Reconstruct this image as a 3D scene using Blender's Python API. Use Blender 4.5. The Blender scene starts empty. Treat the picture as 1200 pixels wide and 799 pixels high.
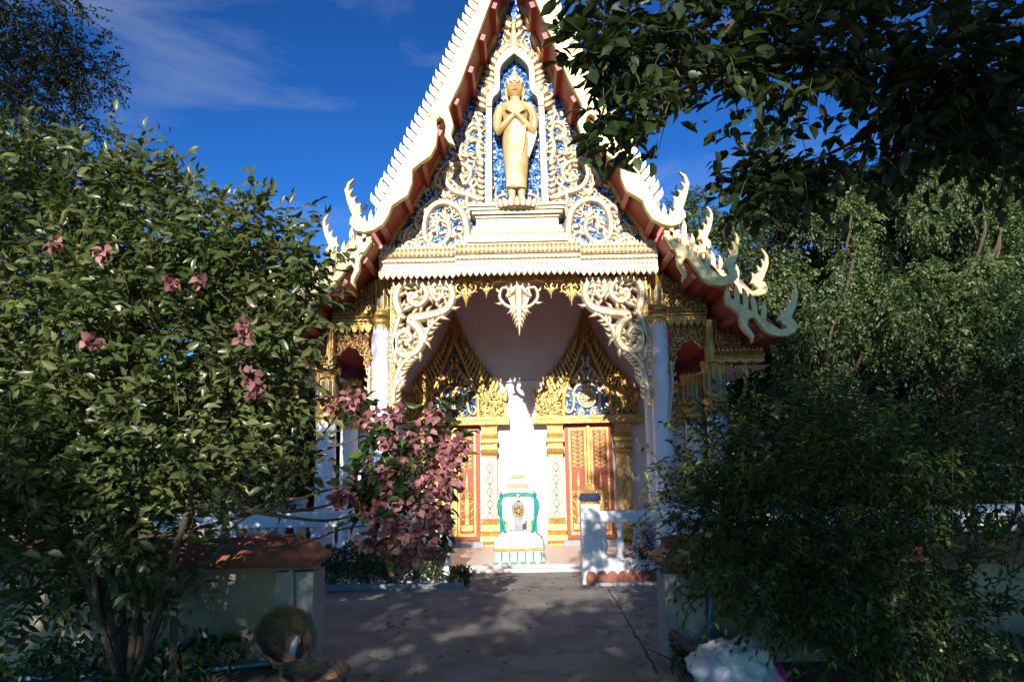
import bpy, bmesh, math, random
import numpy as np
from mathutils import Matrix, Vector
random.seed(7); RNG = np.random.default_rng(7)
S = bpy.context.scene
COL = S.collection
R = math.radians

# ------------------------------------------------------------------ camera
FPX = 900.0
CAM = Vector((0, 0, 1.65))
CROT = Matrix.Rotation(R(0.573), 3, 'Z') @ Matrix.Rotation(R(90 + 9.46), 3, 'X') @ Matrix.Rotation(R(-1.0), 3, 'Z')
cam = bpy.data.cameras.new('camera'); cam.sensor_width = 36; cam.lens = 27; cam.clip_start = 0.05; cam.clip_end = 3000
co = bpy.data.objects.new('camera', cam); COL.objects.link(co)
co.matrix_world = Matrix.Translation(CAM) @ CROT.to_4x4()
S.camera = co

# ------------------------------------------------------------------ light
SUN_EL, SUN_AZ = 19.5, 3.5            # sun behind the viewer, a little to the left
d = Vector((math.sin(R(SUN_AZ)) * math.cos(R(SUN_EL)), math.cos(R(SUN_AZ)) * math.cos(R(SUN_EL)), -math.sin(R(SUN_EL))))
sl = bpy.data.lights.new('sun', 'SUN'); sl.energy = 5.0; sl.angle = R(0.5); sl.color = (1.0, 0.95, 0.88)
so = bpy.data.objects.new('sun', sl); COL.objects.link(so)
so.rotation_euler = d.to_track_quat('-Z', 'Y').to_euler()
w = bpy.data.worlds.new('World'); S.world = w; w.use_nodes = True
nt = w.node_tree; nt.nodes.clear()
def wn(t, **k):
    n = nt.nodes.new(t)
    for a, b in k.items(): setattr(n, a, b)
    return n
sky = wn('ShaderNodeTexSky', sky_type='NISHITA', sun_disc=False, sun_elevation=R(SUN_EL), sun_rotation=R(180 + SUN_AZ), air_density=1.0, dust_density=0.3, ozone_density=3.0)
hs = wn('ShaderNodeMixRGB', blend_type='MULTIPLY'); hs.inputs[0].default_value = 1; hs.inputs[2].default_value = (0.175, 0.45, 0.68, 1)
tc = wn('ShaderNodeTexCoord')
mp = wn('ShaderNodeMapping'); mp.inputs['Scale'].default_value = (1.2, 2.2, 5.0); mp.inputs['Rotation'].default_value = (0.0, 0.5, 0.3)
nz = wn('ShaderNodeTexNoise'); nz.inputs['Scale'].default_value = 1.7; nz.inputs['Detail'].default_value = 7; nz.inputs['Roughness'].default_value = 0.58; nz.inputs['Distortion'].default_value = 0.6
cr = wn('ShaderNodeValToRGB'); cr.color_ramp.elements[0].position = 0.51; cr.color_ramp.elements[1].position = 1.0
mx = wn('ShaderNodeMixRGB'); mx.inputs[2].default_value = (4.6, 5.4, 7.0, 1)
bg = wn('ShaderNodeBackground'); bg.inputs[1].default_value = 0.062
out = wn('ShaderNodeOutputWorld')
L = nt.links.new
gm_ = wn('ShaderNodeGamma'); gm_.inputs[1].default_value = 1.55
L(sky.outputs[0], gm_.inputs[0]); L(gm_.outputs[0], hs.inputs[1]); L(tc.outputs['Generated'], mp.inputs[0]); L(mp.outputs[0], nz.inputs[0]); L(nz.outputs[0], cr.inputs[0])
L(cr.outputs[0], mx.inputs[0]); L(hs.outputs[0], mx.inputs[1]); L(mx.outputs[0], bg.inputs[0]); L(bg.outputs[0], out.inputs[0])
S.view_settings.view_transform = 'Standard'; S.view_settings.look = 'None'; S.view_settings.gamma = 1; S.view_settings.use_curve_mapping = False
S.view_settings.exposure = 0.56

# ------------------------------------------------------------------ helpers
def P(px, py, Y):
    """photo pixel -> point on the vertical plane y = Y"""
    v = CROT @ Vector(((px - 600) / FPX, (399.5 - py) / FPX, -1))
    t = Y / v.y
    return CAM + v * t
def U(px, py, Y):
    p = P(px, py, Y); return (p.x, p.z)
def G(px, py, z=0.0):
    v = CROT @ Vector(((px - 600) / FPX, (399.5 - py) / FPX, -1))
    t = (z - CAM.z) / v.z
    return CAM + v * t
def US(pts, Y, flip=False):
    r = [U(a, b, Y) for a, b in pts]
    return [(-x, z) for x, z in r] if flip else r

class MB:
    def __init__(s): s.v = []; s.f = []; s.m = []
    def add(s, vs, fs, m=0):
        b = len(s.v); s.v += [tuple(x) for x in vs]
        s.f += [tuple(i + b for i in f) for f in fs]; s.m += [m] * len(fs)
        return s
    def box(s, x0, x1, y0, y1, z0, z1, m=0):
        v = [(x, y, z) for z in (z0, z1) for y in (y0, y1) for x in (x0, x1)]
        return s.add(v, [(0, 2, 3, 1), (4, 5, 7, 6), (0, 1, 5, 4), (2, 6, 7, 3), (0, 4, 6, 2), (1, 3, 7, 5)], m)
    def prism(s, pts, y0, y1, m=0):
        """polygon in x,z extruded along y (y0 = front)"""
        n = len(pts)
        a = sum(pts[i][0] * pts[(i + 1) % n][1] - pts[(i + 1) % n][0] * pts[i][1] for i in range(n))
        if a < 0: pts = pts[::-1]
        v = [(x, y0, z) for x, z in pts] + [(x, y1, z) for x, z in pts]
        f = [tuple(range(n)), tuple(range(2 * n - 1, n - 1, -1))]
        f += [(i, i + n, (i + 1) % n + n, (i + 1) % n) for i in range(n)]
        return s.add(v, f, m)
    def profx(s, prof, x0, x1, m=0):
        """profile of (y,z) extruded along x"""
        n = len(prof)
        v = [(x0, y, z) for y, z in prof] + [(x1, y, z) for y, z in prof]
        f = [tuple(range(n)), tuple(range(2 * n - 1, n - 1, -1))]
        f += [(i, i + n, (i + 1) % n + n, (i + 1) % n) for i in range(n)]
        return s.add(v, f, m)
    def lathe(s, prof, c, n=16, sx=1, sy=1, flute=0, m=0, mf=None):
        v = []; f = []
        for r, z in prof:
            for k in range(n):
                a = 2 * math.pi * k / n
                rr = r * (1 - flute * (k % 2))
                v.append((c[0] + rr * math.cos(a) * sx, c[1] + rr * math.sin(a) * sy, c[2] + z))
        for i in range(len(prof) - 1):
            for k in range(n):
                f.append((i * n + k, i * n + (k + 1) % n, (i + 1) * n + (k + 1) % n, (i + 1) * n + k))
        f.append(tuple(range(n - 1, -1, -1))); f.append(tuple((len(prof) - 1) * n + k for k in range(n)))
        return s.add(v, f, m)
    def rects(s, prof, c, m=0):
        """stack of rectangles: (half x, half y, z)"""
        v = []; f = []
        for hx, hy, z in prof:
            v += [(c[0] - hx, c[1] - hy, c[2] + z), (c[0] + hx, c[1] - hy, c[2] + z), (c[0] + hx, c[1] + hy, c[2] + z), (c[0] - hx, c[1] + hy, c[2] + z)]
        for i in range(len(prof) - 1):
            for k in range(4): f.append((i * 4 + k, i * 4 + (k + 1) % 4, i * 4 + 4 + (k + 1) % 4, i * 4 + 4 + k))
        f.append((3, 2, 1, 0)); e = (len(prof) - 1) * 4; f.append((e, e + 1, e + 2, e + 3))
        return s.add(v, f, m)
    def tube(s, pts, rad, n=8, m=0):
        pts = [Vector(p) for p in pts]
        if not isinstance(rad, (list, tuple)): rad = [rad] * len(pts)
        v = []; f = []; up = None
        for i, p in enumerate(pts):
            t = (pts[min(i + 1, len(pts) - 1)] - pts[max(i - 1, 0)]).normalized()
            if up is None:
                up = t.orthogonal().normalized()
            up = (up - t * up.dot(t)).normalized(); sd = t.cross(up)
            for k in range(n):
                a = 2 * math.pi * k / n
                v.append(p + (up * math.cos(a) + sd * math.sin(a)) * rad[i])
        for i in range(len(pts) - 1):
            for k in range(n): f.append((i * n + k, i * n + (k + 1) % n, (i + 1) * n + (k + 1) % n, (i + 1) * n + k))
        f.append(tuple(range(n - 1, -1, -1))); f.append(tuple((len(pts) - 1) * n + k for k in range(n)))
        return s.add(v, f, m)
    def ribbon(s, path, wid, y, th, m=0, back=0.0):
        """carved ridge along a path in x,z: edges at y, ridge at y-th"""
        n = len(path); v = []; f = []
        for i, (x, z) in enumerate(path):
            a = path[max(i - 1, 0)]; b = path[min(i + 1, n - 1)]
            tx, tz = b[0] - a[0], b[1] - a[1]; l = math.hypot(tx, tz) or 1
            nx, nz = -tz / l, tx / l; h = wid[i] / 2; q = min(1, h / (th * .5 + 1e-6)) ** .5
            v += [(x + nx * h, y + back, z + nz * h), (x + nx * h, y - th * .35 * q, z + nz * h), (x + nx * h * .45, y - th * q, z + nz * h * .45),
                  (x - nx * h * .45, y - th * q, z - nz * h * .45), (x - nx * h, y - th * .35 * q, z - nz * h), (x - nx * h, y + back, z - nz * h)]
        for i in range(n - 1):
            for k in range(6):
                f.append((i * 6 + k, i * 6 + (k + 1) % 6, i * 6 + 6 + (k + 1) % 6, i * 6 + 6 + k))
        f.append((5, 4, 3, 2, 1, 0)); e = (n - 1) * 6; f.append((e, e + 1, e + 2, e + 3, e + 4, e + 5))
        return s.add(v, f, m)

def smooth_path(pts, n=6):
    r = []
    for i in range(len(pts) - 1):
        p0 = pts[max(i - 1, 0)]; p1 = pts[i]; p2 = pts[i + 1]; p3 = pts[min(i + 2, len(pts) - 1)]
        for k in range(n):
            t = k / n
            r.append(tuple(.5 * (2 * b + (c - a) * t + (2 * a - 5 * b + 4 * c - e) * t * t + (3 * b - a - 3 * c + e) * t ** 3) for a, b, c, e in zip(p0, p1, p2, p3)))
    r.append(tuple(pts[-1])); return r

def flame(mb, x, z, ang, ln, wd, y, th, curl=1.0, m=0):
    """pointed curling leaf of Thai carving"""
    path = []; a = ang; px, pz = x, z; n = 8
    for i in range(n + 1):
        path.append((px, pz)); a = ang + curl * (i / n) ** 1.5 * (1 if i < n * .75 else .4)
        px += math.cos(a) * ln / n; pz += math.sin(a) * ln / n
    wid = [wd * (.45 + .8 * math.sin(math.pi * min(1, i / n * .9 + .1))) * (1 - (i / n) ** 2) + .003 for i in range(n + 1)]
    mb.ribbon(path, wid, y, th, m)

def kanok(mb, pts, w0, w1, y, th, leaves=6, lside=1, ll=None, m=0, both=False, sm=6):
    """scroll stem with flame leaves along its outside"""
    path = smooth_path(pts, sm); n = len(path)
    wid = [w0 + (w1 - w0) * i / (n - 1) for i in range(n)]
    wid[0] *= .5
    mb.ribbon(path, wid, y, th, m)
    # eye at the end of the scroll
    ex, ez = path[-1]; r = w1 * .75
    mb.add(*disc(ex, ez, r, y - th * .6, th * .6), m)
    ll = ll or w0 * 2.4
    for k in range(leaves):
        i = int((k + .6) / leaves * (n - 1)); a = path[max(i - 1, 0)]; b = path[min(i + 1, n - 1)]
        t = math.atan2(b[1] - a[1], b[0] - a[0])
        for sd in ((lside, -lside) if both else (lside,)):
            wq = wid[i] * .35
            flame(mb, path[i][0] - math.sin(t) * wq * sd, path[i][1] + math.cos(t) * wq * sd, t + sd * 1.0, ll * (1 - .35 * k / leaves), ll * .34, y + .004, th * .8, -sd * 1.1, m)
def disc(x, z, r, y0, th, n=10):
    v = [(x + r * math.cos(2 * math.pi * k / n), y0 + th, z + r * math.sin(2 * math.pi * k / n)) for k in range(n)]
    v += [(x + .6 * r * math.cos(2 * math.pi * k / n), y0 - th * .3, z + .6 * r * math.sin(2 * math.pi * k / n)) for k in range(n)]
    return v, [(k, (k + 1) % n, n + (k + 1) % n, n + k) for k in range(n)] + [tuple(range(n, 2 * n))]

W = {}
def link(o, parent=None, M=None):
    COL.objects.link(o)
    M = M or Matrix.Identity(4); W[o.name] = M.copy()
    if parent is not None:
        o.parent = parent; o.matrix_parent_inverse = W[parent.name].inverted()
    o.matrix_basis = M
    return o
def mesh(name, mb, mats, smooth=False):
    me = bpy.data.meshes.new(name); me.from_pydata(mb.v, [], mb.f)
    for m in (mats if isinstance(mats, (list, tuple)) else [mats]): me.materials.append(m)
    if any(mb.m): me.polygons.foreach_set('material_index', mb.m)
    bm = bmesh.new(); bm.from_mesh(me); bmesh.ops.recalc_face_normals(bm, faces=bm.faces); bm.to_mesh(me); bm.free()
    if smooth:
        me.polygons.foreach_set('use_smooth', [True] * len(me.polygons))
        try: me.set_sharp_from_angle(angle=R(40))
        except Exception: pass
    me.update(); return me
def obj(name, mb, mats, parent=None, smooth=False, bevel=0, M=None, kind=None):
    o = bpy.data.objects.new(name, mesh(name, mb, mats, smooth) if isinstance(mb, MB) else mb)
    link(o, parent, M)
    if bevel:
        b = o.modifiers.new('bevel', 'BEVEL'); b.width = bevel; b.segments = 2; b.limit_method = 'ANGLE'; b.angle_limit = R(40)
    if kind: o['kind'] = kind
    return o
def thing(name, label, cat, loc=(0, 0, 0), group=None):
    o = bpy.data.objects.new(name, None); o.empty_display_size = .2
    link(o, None, Matrix.Translation(Vector(loc))); tag(o, label, cat, group); return o
def tag(o, label, cat, group=None):
    o['label'] = label; o['category'] = cat
    if group: o['group'] = group
    return o
MIR = Matrix.Diagonal((-1, 1, 1, 1))
def XF(x, y, z, ry=0, s=(1, 1, 1), rz=0, rx=0):
    return Matrix.Translation((x, y, z)) @ Matrix.Rotation(rz, 4, 'Z') @ Matrix.Rotation(ry, 4, 'Y') @ Matrix.Rotation(rx, 4, 'X') @ Matrix.Diagonal((*s, 1))

# ------------------------------------------------------------------ materials
def mat(name, col, rough=.6, metal=0, var=.15, scale=6, bump=.0, bscale=40, col2=None, spec=.5, coat=0, mixscale=None, dirt=None, carve=None):
    m = bpy.data.materials.new(name); m.use_nodes = True; t = m.node_tree; b = t.nodes['Principled BSDF']; ln = t.links.new
    b.inputs['Roughness'].default_value = rough; b.inputs['Metallic'].default_value = metal; b.inputs['Specular IOR Level'].default_value = spec
    b.inputs['Coat Weight'].default_value = coat
    tcn = t.nodes.new('ShaderNodeTexCoord'); n = t.nodes.new('ShaderNodeTexNoise'); n.inputs['Scale'].default_value = scale; n.inputs['Detail'].default_value = 6; n.inputs['Roughness'].default_value = .6
    ln(tcn.outputs['Object'], n.inputs[0])
    r = t.nodes.new('ShaderNodeValToRGB'); r.color_ramp.elements[0].position = .35; r.color_ramp.elements[1].position = .68
    c2 = col2 or tuple(c * (1 - 2 * var) for c in col)
    r.color_ramp.elements[0].color = (*c2, 1); r.color_ramp.elements[1].color = (*col, 1)
    ln(n.outputs[0], r.inputs[0]); last = r.outputs[0]
    if dirt:
        n2 = t.nodes.new('ShaderNodeTexNoise'); n2.inputs['Scale'].default_value = dirt[1]; n2.inputs['Detail'].default_value = 9; n2.inputs['Roughness'].default_value = .7
        mpn = t.nodes.new('ShaderNodeMapping'); mpn.inputs['Scale'].default_value = dirt[3] if len(dirt) > 3 else (1, 1, 1); mpn.inputs['Location'].default_value = (3.1, 1.7, .4)
        ln(tcn.outputs['Object'], mpn.inputs[0]); ln(mpn.outputs[0], n2.inputs[0])
        r2 = t.nodes.new('ShaderNodeValToRGB'); r2.color_ramp.elements[0].position = .52; r2.color_ramp.elements[1].position = .72
        ln(n2.outputs[0], r2.inputs[0])
        mm = t.nodes.new('ShaderNodeMath'); mm.operation = 'MULTIPLY'; mm.inputs[1].default_value = dirt[2]; ln(r2.outputs[0], mm.inputs[0])
        mxn = t.nodes.new('ShaderNodeMixRGB'); ln(mm.outputs[0], mxn.inputs[0]); ln(last, mxn.inputs[1]); mxn.inputs[2].default_value = (*dirt[0], 1); last = mxn.outputs[0]
    if carve:
        vo = t.nodes.new('ShaderNodeTexVoronoi'); vo.feature = 'DISTANCE_TO_EDGE'; vo.inputs['Scale'].default_value = carve[0]; ln(tcn.outputs['Object'], vo.inputs[0])
        r4 = t.nodes.new('ShaderNodeValToRGB'); r4.color_ramp.elements[0].position = .02; r4.color_ramp.elements[1].position = .16; r4.color_ramp.elements[0].color = (carve[2],) * 3 + (1,); r4.color_ramp.elements[1].color = (0, 0, 0, 1)
        ln(vo.outputs['Distance'], r4.inputs[0]); mx4 = t.nodes.new('ShaderNodeMixRGB'); ln(r4.outputs[0], mx4.inputs[0]); ln(last, mx4.inputs[1]); mx4.inputs[2].default_value = (*carve[1], 1); last = mx4.outputs[0]
    ln(last, b.inputs['Base Color'])
    if bump:
        n3 = t.nodes.new('ShaderNodeTexNoise'); n3.inputs['Scale'].default_value = bscale; n3.inputs['Detail'].default_value = 4
        ln(tcn.outputs['Object'], n3.inputs[0]); bp = t.nodes.new('ShaderNodeBump'); bp.inputs['Strength'].default_value = bump; bp.inputs['Distance'].default_value = .02
        ln(n3.outputs[0], bp.inputs['Height']); ln(bp.outputs[0], b.inputs['Normal'])
    return m
M_gold = mat('gold_leaf', (.78, .52, .17), .36, .55, bump=.5, bscale=45, scale=9, col2=(.52, .30, .08), carve=(30, (.22, .09, .03), .55))
M_goldp = mat('gold_paint_pale', (.85, .72, .48), .42, .2, bump=.5, bscale=34, scale=7, col2=(.70, .54, .31), dirt=((.25, .17, .09), 12, .6), carve=(30, (.34, .19, .08), .6))
M_cream = mat('cream_gold_paint', (.82, .65, .29), .42, .25, bump=.12, bscale=20, scale=3, col2=(.70, .54, .23), dirt=((.28, .20, .09), 5, .5))
M_gstat = mat('statue_gold', (.84, .64, .34), .48, .3, bump=.06, bscale=20, scale=4, col2=(.68, .44, .16))
M_white = mat('white_paint', (.84, .82, .82), .55, bump=.05, bscale=30, scale=2, col2=(.77, .75, .76), dirt=((.42, .40, .38), 3, .4, (2, 2, .6)))
M_colw = mat('column_white', (.82, .82, .86), .4, bump=.03, scale=2, col2=(.77, .77, .82), dirt=((.5, .5, .52), 2.5, .3, (2, 2, .4)))
M_wall = mat('pale_pink_wall', (.86, .74, .75), .6, bump=.05, bscale=25, scale=1.2, col2=(.80, .67, .68), dirt=((.55, .46, .46), 1.6, .3, (1, 1, .5)))
M_red = mat('red_paint', (.42, .075, .045), .45, bump=.08, bscale=15, scale=3, col2=(.33, .055, .035), dirt=((.2, .05, .03), 6, .5))
M_redt = mat('red_orange_door', (.40, .062, .02), .45, scale=8)
M_redd = mat('red_ceiling', (.42, .075, .055), .55, scale=3)
M_green = mat('green_band', (.05, .32, .22), .35, scale=20)
M_teal = mat('teal_glaze', (.02, .36, .30), .25, scale=10, coat=.3)
M_pinkt = mat('pink_lattice', (.66, .26, .17), .5, scale=30, col2=(.60, .30, .2))
M_dark = mat('dark_blue_paint', (.03, .04, .09), .3, scale=8)
M_mirror = mat('mirror_strip', (.07, .075, .07), .3, .3, scale=60, col2=(.28, .28, .25))
M_terra = mat('terracotta', (.34, .11, .06), .7, bump=.2, bscale=30, scale=5, col2=(.22, .075, .045), dirt=((.06, .05, .04), 6, .7))
M_soil = mat('soil', (.19, .14, .095), .95, bump=.6, bscale=25, scale=2, col2=(.11, .085, .055))
M_plast = mat('rendered_wall', (.44, .36, .26), .9, bump=.25, bscale=30, scale=2, col2=(.28, .225, .155), dirt=((.12, .12, .08), 3, .7, (1, 1, .5)))
M_pier = mat('grey_render', (.40, .37, .33), .85, bump=.15, bscale=40, scale=3, col2=(.29, .265, .235), dirt=((.16, .15, .12), 4, .6, (1, 1, .4)))
M_bark = mat('bark', (.13, .09, .06), .9, bump=.9, bscale=30, scale=8, col2=(.06, .045, .03))
M_twig = mat('twig_bark', (.09, .07, .04), .8, scale=8, bump=.3)
M_wick = mat('dry_fibre', (.26, .165, .09), .9, bump=.8, bscale=60, scale=9, col2=(.13, .08, .045), dirt=((.05, .035, .02), 8, .7))
M_bluep = mat('blue_pipe', (.06, .30, .48), .35, scale=6)
M_iron = mat('rusty_pipe', (.12, .07, .05), .6, scale=20, bump=.2)
M_lamp = mat('tube_casing', (.75, .75, .75), .3, scale=5)
M_orng = mat('orange_paint', (.65, .25, .06), .5, scale=6)
M_grey = mat('grey_cement', (.38, .37, .36), .8, bump=.2, scale=5)
M_magen = mat('magenta_plastic', (.42, .03, .28), .4, scale=5)
M_bottle = mat('clear_plastic', (.62, .70, .78), .15, scale=5)
M_leafdry = mat('fallen_leaf', (.22, .13, .05), .8, scale=20)

def mosaic(name, c0, c1, c2, sc):
    m = bpy.data.materials.new(name); m.use_nodes = True; t = m.node_tree; b = t.nodes['Principled BSDF']; ln = t.links.new
    tcn = t.nodes.new('ShaderNodeTexCoord'); v = t.nodes.new('ShaderNodeTexVoronoi'); v.inputs['Scale'].default_value = sc
    ln(tcn.outputs['Object'], v.inputs[0]); sp = t.nodes.new('ShaderNodeSeparateColor'); ln(v.outputs['Color'], sp.inputs[0])
    r = t.nodes.new('ShaderNodeValToRGB'); e = r.color_ramp.elements; e[0].color = (*c0, 1); e[1].color = (*c2, 1); e[1].position = .93; q = e.new(.6); q.color = (*c1, 1)
    ln(sp.outputs[0], r.inputs[0]); ln(r.outputs[0], b.inputs['Base Color'])
    # each tessera tilts its own way
    mp2 = t.nodes.new('ShaderNodeVectorMath'); mp2.operation = 'SUBTRACT'; ln(v.outputs['Color'], mp2.inputs[0]); mp2.inputs[1].default_value = (.5, .5, .5)
    sc2 = t.nodes.new('ShaderNodeVectorMath'); sc2.operation = 'SCALE'; sc2.inputs['Scale'].default_value = .5; ln(mp2.outputs[0], sc2.inputs[0])
    ge = t.nodes.new('ShaderNodeNewGeometry'); ad = t.nodes.new('ShaderNodeVectorMath'); ad.operation = 'ADD'; ln(ge.outputs['Normal'], ad.inputs[0]); ln(sc2.outputs[0], ad.inputs[1])
    no = t.nodes.new('ShaderNodeVectorMath'); no.operation = 'NORMALIZE'; ln(ad.outputs[0], no.inputs[0]); ln(no.outputs[0], b.inputs['Normal'])
    b.inputs['Roughness'].default_value = .22; b.inputs['Metallic'].default_value = .25
    return m
M_mos = mosaic('blue_glass_mosaic', (.004, .025, .12), (.01, .075, .28), (.22, .45, .75), 30)

def leafmat(name, c0, c1, c2, rough=.42, tr=.3):
    m = bpy.data.materials.new(name); m.use_nodes = True; t = m.node_tree; b = t.nodes['Principled BSDF']; ln = t.links.new
    at = t.nodes.new('ShaderNodeAttribute'); at.attribute_name = 'rnd'; oi = t.nodes.new('ShaderNodeObjectInfo')
    ad = t.nodes.new('ShaderNodeMath'); ad.operation = 'ADD'; ln(at.outputs['Fac'], ad.inputs[0]); ln(oi.outputs['Random'], ad.inputs[1])
    fr = t.nodes.new('ShaderNodeMath'); fr.operation = 'FRACT'; ln(ad.outputs[0], fr.inputs[0])
    r = t.nodes.new('ShaderNodeValToRGB'); e = r.color_ramp.elements; e[0].color = (*c0, 1); e[1].color = (*c2, 1); e[1].position = .97; q = e.new(.6); q.color = (*c1, 1)
    ln(fr.outputs[0], r.inputs[0]); ln(r.outputs[0], b.inputs['Base Color']); b.inputs['Roughness'].default_value = rough
    tl = t.nodes.new('ShaderNodeBsdfTranslucent'); hsn = t.nodes.new('ShaderNodeMixRGB'); hsn.blend_type = 'MULTIPLY'; hsn.inputs[0].default_value = 1; hsn.inputs[2].default_value = (1.6, 1.7, .6, 1)
    ln(r.outputs[0], hsn.inputs[1]); ln(hsn.outputs[0], tl.inputs[0])
    mxs = t.nodes.new('ShaderNodeMixShader'); mxs.inputs[0].default_value = tr
    ln(b.outputs[0], mxs.inputs[1]); ln(tl.outputs[0], mxs.inputs[2]); ln(mxs.outputs[0], t.nodes['Material Output'].inputs[0])
    return m
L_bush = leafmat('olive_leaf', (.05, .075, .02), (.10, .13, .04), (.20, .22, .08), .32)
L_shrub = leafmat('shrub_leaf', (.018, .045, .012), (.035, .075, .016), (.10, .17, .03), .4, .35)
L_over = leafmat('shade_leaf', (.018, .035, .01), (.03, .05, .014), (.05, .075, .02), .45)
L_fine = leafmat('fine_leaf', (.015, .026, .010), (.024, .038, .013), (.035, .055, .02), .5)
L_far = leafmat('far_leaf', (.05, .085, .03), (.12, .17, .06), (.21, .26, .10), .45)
L_fard = leafmat('far_leaf_dark', (.010, .022, .008), (.018, .035, .012), (.034, .056, .018), .55)  # darker copy of far_leaf; shaded gaps behind the boughs are put into its colour
L_hedge = leafmat('hedge_leaf', (.04, .065, .016), (.075, .11, .028), (.15, .18, .05), .45)
L_pink = leafmat('pink_bract', (.22, .075, .085), (.36, .15, .16), (.50, .25, .25), .6, .3)

def concrete():
    m = mat('driveway_concrete', (.36, .325, .28), .85, bump=.35, bscale=60, scale=1.1, col2=(.20, .18, .15), dirt=((.085, .072, .058), 2.6, .85))
    return m
M_conc = concrete()
M_floor = mat('porch_terrazzo', (.74, .62, .58), .45, scale=40, col2=(.64, .53, .49), bump=.03)

# ------------------------------------------------------------------ setting
def structure(name, mb, m):
    o = obj(name, mb, m); o['kind'] = 'structure'; return o
def sheet(x0, x1, y0, y1, z):
    return MB().add([(x0, y0, z), (x1, y0, z), (x1, y1, z), (x0, y1, z)], [(0, 1, 2, 3)])
structure('ground', sheet(-900, 900, -900, 1500, -.03), M_soil)
dw = MB()
dw.add([(-1.75, -8, 0), (1.62, -8, 0), (1.62, 6.9, 0), (2.3, 11.6, 0), (2.3, 13.0, 0.004), (-1.62, 13.0, 0.004), (-1.62, 11.3, 0), (-1.9, 11.2, 0), (-4.5, 10.9, 0), (-4.5, 7.2, 0), (-1.75, 7.0, 0)], [tuple(range(11))])
structure('driveway', dw, M_conc)
dj = MB()     # narrow joint running obliquely over the concrete
a = G(712, 688); b = G(772, 790); jl = []
for kk in range(41):
    p = a.lerp(b, kk / 40); jx = p.x + random.uniform(-.012, .012); jw = random.uniform(.004, .016); jl.append((jx, p.y, jw))
for (xa, ya, wa), (xb, yb, wb) in zip(jl[:-1], jl[1:]):
    dj.add([(xa - wa, ya, .004), (xa + wa, ya, .004), (xb + wb, yb, .004), (xb - wb, yb, .004)], [(0, 1, 2, 3)])
structure('pavement_joint', dj, mat('joint_dark', (.05, .045, .04), .9))
pf = MB(); pf.box(-4.6, 4.6, 13.02, 16.9, -.05, .10); pf.box(-1.5, 1.5, 12.85, 13.018, -.05, .055)
structure('porch_floor', pf, M_floor)

# ================================================================== TEMPLE
YB, YT, YC, YW = 12.0, 13.0, 13.4, 16.5      # bargeboard, tympanum, column axis, door wall
temple = thing('temple', 'ornate white and gold Thai temple hall with red tiered gable roof', 'temple', (0, 13, 0))
sides = ((1, Matrix.Identity(4)), (-1, MIR))

# --- bargeboards -----------------------------------------------------
T1_in = [(577, 0), (559, 48), (541, 97), (526, 128.5), (530, 141), (532, 149), (528.8, 160), (534, 173), (526, 169), (521, 161.6), (522.6, 150.6), (520.5, 143), (516, 139.6), (512, 143), (513.6, 156), (511.6, 172.6), (505, 185), (493, 193), (484, 200.7), (483.8, 215.8), (478, 231), (468.4, 237), (460, 243), (456, 254), (449, 265), (438, 271.6), (427, 274), (417.5, 272), (410, 264), (410.6, 257), (416, 250), (423, 254), (430, 262), (438, 258)]
T1_top = [(564, 0), (541, 50), (518, 104), (490, 158), (462, 211), (444, 243)]
T1_chord = [(577, 0), (541, 97), (514, 146), (486, 197), (460, 243), (436, 268)]
T1_fl = [(424, 253), (413, 254), (409.5, 245), (406.5, 235), (404, 224), (407.8, 214.4), (416.5, 209.5), (410.6, 217), (408.6, 225), (415, 221.5), (411, 229), (412.3, 233), (419, 230.5), (416, 236), (418, 240), (424, 238), (423, 243)]
T2_in = [(779, 279.7), (787, 290.5), (791.7, 298), (793.3, 310.7), (799.5, 321.6), (798.7, 331.6), (805, 324.7), (803.4, 317), (799.5, 309), (802.6, 303.7), (807, 306), (813.5, 315.4), (821, 326), (832, 334.7), (844.5, 336.3), (857, 334), (864, 326), (863, 318.5), (857, 312.2), (848, 312), (851, 317), (853, 322), (847, 325)]
T2_top = [(777, 271), (787, 278), (798, 287.4), (809, 297), (821, 307), (835, 318)]
T2_chord = [(776, 278), (803, 306), (828, 331), (856, 334)]
T2_fl = [(845, 316), (858, 315.5), (863.5, 301), (865.8, 289), (866, 281), (863, 274), (857, 269.5), (862, 279), (862, 287), (857, 282.5), (859, 292), (857.5, 296), (852, 291), (854.5, 299.5), (852, 303.5), (846.5, 301), (848, 308)]
T3_in = [(849.6, 357), (859, 363.7), (865, 370), (866.4, 380.5), (872, 389), (879.6, 396.6), (881, 402.5), (883, 393.7), (879.6, 388), (875, 382), (876.6, 374.7), (882.5, 373), (888.4, 380.5), (897, 390.8), (907.4, 395), (920.6, 395), (930.8, 390.8), (933.8, 383.5), (929.4, 374.7), (920, 372), (913, 376), (916, 381), (921, 384), (914, 387)]
T3_top = [(848, 346), (856, 350), (865, 355.5), (875, 362), (885.4, 367), (897, 376.5)]
T3_chord = [(848, 354), (877, 378), (905, 393.5), (924, 394)]
T3_fl = [(910, 377), (926, 375), (932, 359), (934.5, 349.8), (933.8, 339.5), (930, 333), (923.5, 327.5), (929.5, 339), (929.5, 347), (924, 342), (926.5, 352), (924.5, 356), (918.5, 351), (921, 360), (918, 364.5), (912, 361), (913.5, 369)]

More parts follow.
